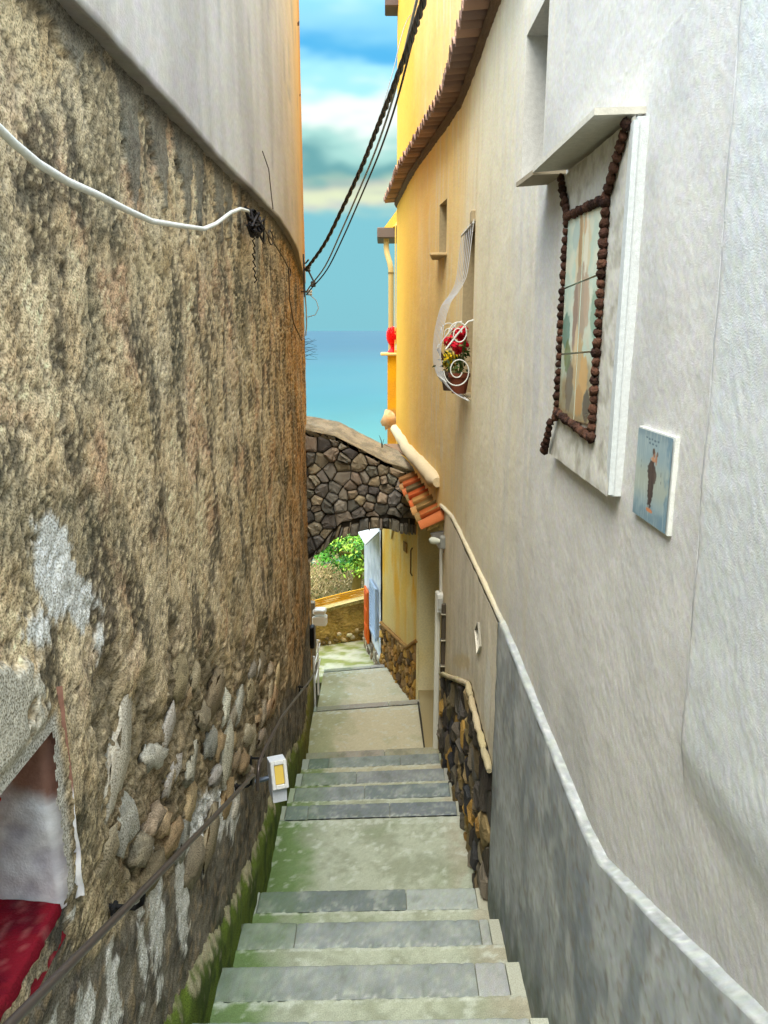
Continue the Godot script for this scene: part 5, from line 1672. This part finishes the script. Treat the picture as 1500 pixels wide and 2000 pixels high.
	var fig := paint(96, 144, func(u: float, v: float) -> Color:
		var n := F.get_noise_2d(u * 26, v * 1.6)
		var n2 := F.get_noise_2d(u * 3 + 8, v * 3)
		var c := Color8(146, 170, 178).lerp(Color8(166, 178, 168), ss(.25, .5, v) * ss(.85, .6, v)).lerp(Color8(116, 144, 158), ss(.7, .95, v + .2 * n2 - .1 * u))
		c = c.lerp(Color8(112, 136, 150), .7 * ss(.12, .0, v)).lerp(Color8(106, 138, 158), .8 * ss(.86, 1.0, u + .2 * n2))
		return c.lerp(Color8(186, 200, 194), .6 * ss(.1, .5, n)), [
		[.5, .56, .085, .3, -.02, Color8(62, 54, 54), .95], [.47, .42, .1, .12, 0, Color8(70, 62, 60), .9], [.58, .46, .06, .1, .1, Color8(82, 72, 68), .9], [.53, .23, .035, .045, 0, Color8(150, 108, 84), .9], [.51, .2, .035, .035, 0, Color8(76, 60, 54), .8], [.52, .29, .07, .03, 0, Color8(196, 148, 118), .9],
		[.6, .28, .028, .06, 0, Color8(176, 122, 92), .9], [.62, .22, .024, .03, 0, Color8(104, 78, 66), .8], [.5, .86, .1, .025, 0, Color8(206, 128, 84), .9], [.48, .55, .02, .24, 0, Color8(96, 88, 84), .5], [.17, .42, .012, .025, 0, Color8(96, 104, 106), .6], [.16, .36, .01, .02, 0, Color8(96, 104, 106), .6], [.76, .42, .012, .03, 0, Color8(96, 104, 106), .6], [.77, .5, .01, .02, 0, Color8(96, 104, 106), .6],
		[.28, .075, .03, .012, 0, Color8(66, 92, 112), .8], [.36, .085, .025, .014, 0, Color8(66, 92, 112), .75], [.44, .08, .025, .011, 0, Color8(66, 92, 112), .8], [.53, .088, .03, .013, 0, Color8(66, 92, 112), .75], [.62, .085, .025, .012, 0, Color8(66, 92, 112), .8], [.38, .125, .03, .013, 0, Color8(66, 92, 112), .75], [.47, .13, .03, .012, 0, Color8(66, 92, 112), .8], [.57, .132, .03, .013, 0, Color8(66, 92, 112), .7]])
	var fmat := print_mat(fig, .3)
	var pm := MB.new()
	pm.col = c8(226, 230, 226)
	pm.hexa([V(.5445, -.385, 1.426), V(.58, -.385, 1.426), V(.58, -.195, 1.426), V(.5445, -.195, 1.426), V(.5415, -.385, 1.625), V(.58, -.385, 1.625), V(.58, -.197, 1.625), V(.5415, -.197, 1.625)])
	obj("backing", pm, M.plaster, b)
	var ft := MB.new()
	quad_uv(ft, [V(.539, -.2, 1.622), V(.542, -.198, 1.432), V(.542, -.383, 1.432), V(.539, -.383, 1.622)], [Vector2(0, 0), Vector2(1, 0), Vector2(1, 1), Vector2(0, 1)], Vector3(-1, 0, 0))
	obj("painted_face", ft, fmat, b)
	# belly grille
	var g := thing("window_grille", "white wrought iron belly grille bulging from the window with scrolled sides", "grille")
	var prof := [[.62, .0], [.56, .006], [.5, .012], [.4, .022], [.3, .038], [.22, .08], [.16, .125], [.06, .155], [-.04, .172], [-.14, .178], [-.223, .172], [-.3, .145], [-.359, .1], [-.395, .045], [-.415, .0]]
	for i in 7:
		var d := 4.66 + .64 * i / 6.0
		var pts := []
		for p in prof: pts.append(V(xr(d) - p[1] - .012, p[0], d))
		var cv := []
		for k in pts.size() - 1:
			for u in 3:
				cv.append((pts[k] as Vector3).cubic_interpolate(pts[k + 1], pts[maxi(k - 1, 0)], pts[mini(k + 2, pts.size() - 1)], u / 3.0))
		cv.append(pts[-1])
		var m := MB.new()
		m.col = c8(206, 208, 212)
		m.tube(cv, .0026, 6)
		obj("bar", m, M.paint, g)
	for d in [4.66, 5.3]:
		for q in [[-.02, .06, .075, 1.0], [-.235, .085, .1, -1.0]]:
			var pts := []
			for i in 40:
				var w := TAU * 1.45 * i / 39.0
				var k := lerpf(1.0, .3, i / 39.0)
				pts.append(V(xr(d) - .085 - cos(w) * q[1] * k, q[0] + sin(w) * q[2] * k * q[3], d - .002))
			var m := MB.new()
			m.col = c8(220, 222, 218)
			m.tube(pts, .004, 6)
			obj("scroll", m, M.paint, g)
		var m2 := MB.new()
		m2.col = c8(220, 222, 218)
		m2.tube([V(xr(d) + .01, .06, d), V(xr(d) - .03, .05, d), V(xr(d) - .09, -.02, d), V(xr(d) - .16, -.11, d)], .0055, 6)
		obj("brace", m2, M.paint, g)
	for q in [[.6, .003], [-.3, .145], [-.41, .01]]:
		var m := MB.new()
		m.col = c8(214, 216, 214)
		m.tube([V(xr(4.66) - q[1] - .012, q[0], 4.655), V(xr(5.0) - q[1] - .012, q[0], 5.0), V(xr(5.3) - q[1] - .012, q[0], 5.305)], .006, 6)
		obj("cross_bar", m, M.paint, g)
	# flowers on the sill of the barred window
	for i in 2:
		var at := V(.47, -.385, 4.86) if i == 0 else V(.435, -.385, 5.1)
		var f := thing("flower_pot", ["pot of crimson red geraniums inside the white belly grille", "pot of yellow flowers with a stick inside the white belly grille"][i], "flower pot", "flower pots inside the window grille")
		f.position = at
		var p := MB.new()
		p.col = c8(132, 72, 50) if i == 0 else c8(90, 76, 66)
		p.lathe(Vector3.ZERO, [[.0, .0], [.045, .0], [.062, .1], [.07, .1], [.07, .125], [.058, .125], [.056, .11], [.0, .108]], 14)
		obj("pot", p, M.tile, f)
		var lm := MB.new()
		var hgt := .2 if i == 0 else .12
		for k in 90: leaf(lm, Vector3(rng.randfn(0, .035), .1 + rng.randf() * hgt, rng.randfn(0, .05)), rng.randf_range(.012, .024), c8(62, 84, 36) if rng.randf() < .7 else c8(110, 104, 62))
		for k in 9: lm.tube([Vector3(rng.randfn(0, .012), .1, rng.randfn(0, .012)), Vector3(rng.randfn(0, .035), .12 + hgt, rng.randfn(0, .05))], .003, 5)
		obj("leaves", lm, M.leaf, f)
		for k in (16 if i == 0 else 10):
			var bm := MB.new()
			var cc := (Vector3(rng.randf_range(-.07, .03), rng.randf_range(.27, .39), rng.randf_range(-.06, .06)) if i == 0 else Vector3(rng.randf_range(-.05, .04), rng.randf_range(.12, .23), rng.randf_range(-.07, .07)))
			for q in 26:
				var o := Vector3(rng.randfn(0, 1), rng.randfn(0, 1), rng.randfn(0, 1)).normalized() * .026
				bm.col = vary(c8(206, 16, 44) if i == 0 else c8(236, 206, 24), .22)
				var sd2 := o.cross(Vector3(.3, .8, .2)).normalized() * .013
				var u2 := o.cross(sd2).normalized() * .013
				var nn := o.normalized()
				bm.raw(cc + o - sd2, cc + o * 1.3 + u2, cc + o + sd2, nn, nn, nn); bm.raw(cc + o - sd2, cc + o + sd2, cc + o * .9 - u2, nn, nn, nn)
			obj("blossom", bm, M.leaf, f)
		if i == 1:
			var st := MB.new()
			st.col = c8(92, 72, 56)
			st.tube([Vector3(.03, .08, -.02), Vector3(-.085, .27, -.02)], .011, 7)
			obj("stick", st, M.stone, f)

# ------------------------------------------------------------------ handrails, step lamp, hose and wires on the old house
func left_things() -> void:
	rng.seed = 81
	for i in 2:
		var h := thing("handrail", ["long steel handrail on the old house wall beside the nearest steps", "second handrail with bent upper end, further down the old house wall"][i], "handrail", "handrails on the old house wall")
		var pts: Array = [V(-.52, -.735, .35), V(-.525, -.948, .884), V(-.53, -1.158, 1.356), V(-.545, -1.51, 2.15), V(-.563, -1.86, 2.95), V(-.566, -1.885, 2.985), V(-.575, -1.93, 2.99)] if i == 0 else [V(-.575, -2.03, 3.1), V(-.569, -1.95, 3.1), V(-.567, -1.91, 3.13), V(-.572, -1.95, 3.3), V(-.584, -2.145, 3.99), V(-.6, -2.44, 4.8), V(-.618, -2.84, 5.9), V(-.64, -3.12, 6.7), V(-.7, -3.4, 7.5)]
		var m := MB.new()
		m.col = c8(104, 96, 90)
		m.tube(pts, .0082, 10)
		obj("rail", m, M.metal, h)
		for q in ([[1.45, -1.2, .53], [2.9, -1.84, .56]] if i == 0 else [[3.3, -1.95, .572], [5.7, -2.76, .614]]):
			var b := MB.new()
			b.col = c8(28, 26, 24)
			b.tube([V(-q[2], q[1] - .008, q[0]), V(-q[2] - .004, q[1] - .03, q[0]), V(-q[2] - .02, q[1] - .042, q[0]), V(-q[2] - .09, q[1] - .036, q[0])], .006, 7)
			b.box(V(-q[2] - .066, q[1] - .055, q[0]), Vector3(.01, .045, .03), Basis(), .003)
			obj("bracket", b, M.dull, h)
	# step lamp
	var s := thing("step_lamp", "small white box lamp with yellowed lens on the mossy wall foot", "lamp")
	s.position = V(-.497, -2.02, 3.22)
	s.rotation = Vector3(-.35, .35, 0)
	var m := MB.new()
	m.col = c8(216, 222, 230)
	m.hexa([Vector3(-.035, -.13, .0), Vector3(.03, -.13, .0), Vector3(.038, .06, .03), Vector3(-.038, .06, .03), Vector3(-.04, -.08, -.06), Vector3(.03, -.08, -.06), Vector3(.038, .075, -.04), Vector3(-.038, .075, -.04)])
	obj("housing", m, M.paint, s)
	var f := MB.new()
	f.col = c8(232, 234, 232)
	for q in [[-.03, 0.0, .014, .13], [.03, 0.0, .014, .13]]: f.box(Vector3(q[0], .0, .036), Vector3(.016, .13, .014), Basis(), .003)
	for y in [-.055, .055]: f.box(Vector3(0, y, .036), Vector3(.044, .02, .014), Basis(), .003)
	obj("frame", f, M.paint, s)
	var l := MB.new()
	l.col = c8(226, 196, 96)
	l.box(Vector3(0, 0, .03), Vector3(.042, .088, .012), Basis(), .003)
	obj("lens", l, M.smooth, s)
	var ar := MB.new()
	ar.col = c8(120, 132, 150)
	ar.tube([Vector3(-.03, -.02, -.04), Vector3(-.1, -.03, -.06)], .012, 7)
	obj("arm", ar, M.metal, s)
	# white hose
	var ho := [V(-.55, .36, .8), V(-.562, .305, 1.05), V(-.567, .269, 1.23), V(-.568, .257, 1.312), V(-.569, .251, 1.431), V(-.572, .254, 1.58), V(-.576, .253, 1.768), V(-.581, .256, 1.965), V(-.587, .279, 2.219), V(-.595, .314, 2.589), V(-.6, .357, 2.807), V(-.607, .438, 3.124), V(-.612, .487, 3.368), V(-.622, .514, 3.617), V(-.63, .5, 3.7)]
	var hm := MB.new()
	hm.col = c8(226, 224, 214)
	var hp := []
	for p in ho: hp.append(p + Vector3(.02, 0, 0))
	hm.tube(hp, .007, 10)
	tag(obj("white_hose", hm, M.paint), "white cable hose sagging across the top of the rough old wall", "hose")
	var k := thing("wire_bundle", "dark tangled knot of old wire where the white hose ends", "wire")
	var wm := MB.new()
	wm.col = c8(44, 42, 40)
	for i in 9:
		var pts := []
		for j in 8: pts.append(V(-.6 + rng.randf_range(-.02, .03), .47 + rng.randf_range(-.06, .06), 3.72 + rng.randf_range(-.16, .2)))
		wm.tube(pts, .006, 5)
	obj("knot", wm, M.dull, k)
	var sq := MB.new()
	sq.col = c8(34, 30, 28)
	var zp := []
	for i in 16: zp.append(V(-.585 + .004 * (i % 2), .43 - .0147 * i, 3.62 + .05 * (1 if i % 2 == 0 else -1) * rng.randf_range(.5, 1.3)))
	sq.tube(zp, .0035, 5)
	obj("dangling_end", sq, M.dull, k)
	var w := thing("thin_wire", "thin looped wire running along the old wall to its far corner", "wire")
	var wp := MB.new()
	wp.col = c8(120, 104, 88)
	wp.tube([V(-.6, .5, 3.85), V(-.61, .507, 4.034), V(-.617, .49, 4.42), V(-.625, .44, 5.0), V(-.63, .396, 5.32), V(-.635, .21, 5.35), V(-.64, .05, 5.6), V(-.67, -.08, 6.4), V(-.7, -.06, 6.9)], .005, 5)
	obj("run", wp, M.dull, w)
	for q in [[4.4, .5, .06], [5.3, .38, .045]]:
		var lp := []
		for i in 14: lp.append(V(-.615 - .004 * q[0] + .004, q[1] + q[2] * .6 * sin(TAU * i / 12.0), q[0] + q[2] * 1.6 * (1 - cos(TAU * i / 12.0))))
		var lm := MB.new()
		lm.col = c8(70, 62, 56)
		lm.tube(lp, .004, 5)
		obj("loop", lm, M.dull, w)
	var h2 := MB.new()
	h2.col = c8(96, 84, 76)
	h2.tube([V(-.6, .86, 4.1), V(-.603, .82, 4.32), V(-.6, .70, 4.37), V(-.603, .64, 4.44)], .003, 5)
	tag(obj("hanging_wire", h2, M.dull), "hair-thin wire hanging on the upper grey plaster above the old wall", "wire")
	for i in 2:
		var n := thing("rusty_spike", ["rusty iron spike with a flat head sticking out near the roof of the old house", "short rusty nail in the far edge of the old house's plaster"][i], "nail", "rusty spikes in the old house")
		var nm := MB.new()
		nm.col = c8(110, 78, 66)
		var p := V(-.79, 2.55, 7.3) if i == 0 else V(-.78, 2.05, 7.5)
		nm.tube([p, p + Vector3(.06 if i == 0 else .03, -.015, 0)], .007, 6)
		nm.tube([p + Vector3(.06 if i == 0 else .03, -.015, 0), p + Vector3(.068 if i == 0 else .036, -.017, 0)], .018 if i == 0 else .01, 8)
		obj("shank", nm, M.dull, n)
	# tuft of dry grass on the far corner
	var tg := MB.new()
	tg.col = c8(60, 74, 66)
	for i in 14:
		var o := V(-.8, -.28 + .018 * i * .8, 7.88)
		tg.tube([o, o + Vector3(.05, rng.randf_range(-.01, .03), 0), o + Vector3(rng.randf_range(.08, .14), rng.randf_range(-.03, .05), rng.randf_range(-.02, .02))], [.0022, .0016, .0008], 4)
	tag(obj("grass_tuft", tg, M.dull), "tuft of thin grass blades on the far edge of the old house", "grass")

# ------------------------------------------------------------------ cables across the alley
func smooth_line(p: Array, per := 5) -> Array:
	var out := []
	for k in p.size() - 1:
		for u in per:
			out.append((p[k] as Vector3).cubic_interpolate(p[k + 1], p[maxi(k - 1, 0)], p[mini(k + 2, p.size() - 1)], float(u) / per))
	out.append(p[-1])
	return out

func cables() -> void:
	rng.seed = 91
	var c := thing("twisted_cable", "thick black twisted power cable crossing the sky from the old house", "cable", "cables crossing the alley")
	var line := smooth_line([V(.35, 1.2, .4), V(.28, 1.215, 1.6), V(.21, 1.225, 2.6), V(.152, 1.226, 3.3), V(.114, 1.24, 3.8), V(.04, 1.208, 4.4), V(-.046, 1.163, 5.0), V(-.156, 1.064, 5.6), V(-.311, .907, 6.2), V(-.495, .712, 6.8), V(-.683, .566, 7.3), V(-.72, .545, 7.4)], 24)
	for s in 3:
		var m := MB.new()
		m.col = [c8(40, 42, 46), c8(52, 54, 60), c8(34, 34, 38)][s]
		var pts := []
		for i in line.size():
			var w := TAU * s / 3.0 + i * .42
			pts.append(line[i] + Vector3(cos(w), sin(w), 0) * .0085)
		m.tube(pts, .0078, 6)
		obj("strand", m, M.smooth, c)
	var rows := [[[V(.25, 1.35, 1.0), V(.18, 1.34, 2.8), V(.116, 1.325, 3.9), V(.05, 1.237, 4.6), V(-.048, 1.107, 5.2), V(-.181, .95, 5.8), V(-.343, .746, 6.4), V(-.498, .527, 6.8), V(-.669, .382, 7.2), V(-.72, .34, 7.4)], .0065, c8(150, 160, 166), "grey cable hanging just below the twisted black cable"],
		[[V(.28, 1.33, 1.0), V(.2, 1.32, 2.8), V(.135, 1.305, 3.9), V(.068, 1.212, 4.6), V(-.03, 1.08, 5.2), V(-.163, .92, 5.8), V(-.322, .715, 6.4), V(-.482, .5, 6.8), V(-.66, .36, 7.2), V(-.72, .32, 7.4)], .006, c8(46, 48, 54), "thin dark cable hanging lowest beside the grey cable"],
		[[V(.3, 3.1, 8.6), V(.214, 2.802, 8.0), V(.148, 2.487, 7.5), V(.078, 1.962, 6.5), V(.025, 1.608, 5.8), V(-.031, 1.244, 5.1)], .004, c8(110, 120, 124), "hair-thin wire dropping from the roof to the twisted cable"]]
	for r in rows:
		var m := MB.new()
		m.col = r[2]
		m.tube(smooth_line(r[0]), r[1], 6)
		tag(obj("cable", m, M.smooth), r[3], "cable", "cables crossing the alley")
	var b := thing("cable_bracket", "iron bracket with insulators holding the cables at the old house's far corner", "bracket")
	var m := MB.new()
	m.col = c8(92, 92, 92)
	m.tube([V(-.78, .62, 7.45), V(-.72, .6, 7.4), V(-.69, .63, 7.38)], .008, 6)
	m.tube([V(-.78, .35, 7.45), V(-.71, .35, 7.4)], .008, 6)
	m.tube([V(-.74, .68, 7.4), V(-.735, .3, 7.4)], .009, 6)
	m.tube([V(-.71, .56, 7.4), V(-.65, .44, 7.4), V(-.66, .4, 7.4)], .008, 6)
	obj("arms", m, M.metal, b)
	for q in [[-.7, .555], [-.655, .42], [-.69, .345]]:
		var n := MB.new()
		n.col = c8(214, 216, 210) if q[1] < .4 else c8(72, 76, 80)
		n.lathe(V(q[0], q[1] - .03, 7.4), [[0, 0], [.02, .0], [.026, .012], [.016, .022], [.026, .034], [.02, .05], [.0, .055]], 10)
		obj("insulator", n, M.smooth, b)
	var lw := MB.new()
	lw.col = c8(190, 192, 186)
	lw.tube([V(-.735, .34, 7.4), V(-.73, .2, 7.45), V(-.735, .05, 7.5), V(-.75, -.05, 7.55)], .007, 6)
	lw.tube([V(-.7, .33, 7.4), V(-.63, .27, 7.4), V(-.61, .2, 7.4), V(-.64, .14, 7.4), V(-.72, .12, 7.45)], .004, 5)
	obj("loose_wire", lw, M.smooth, b)
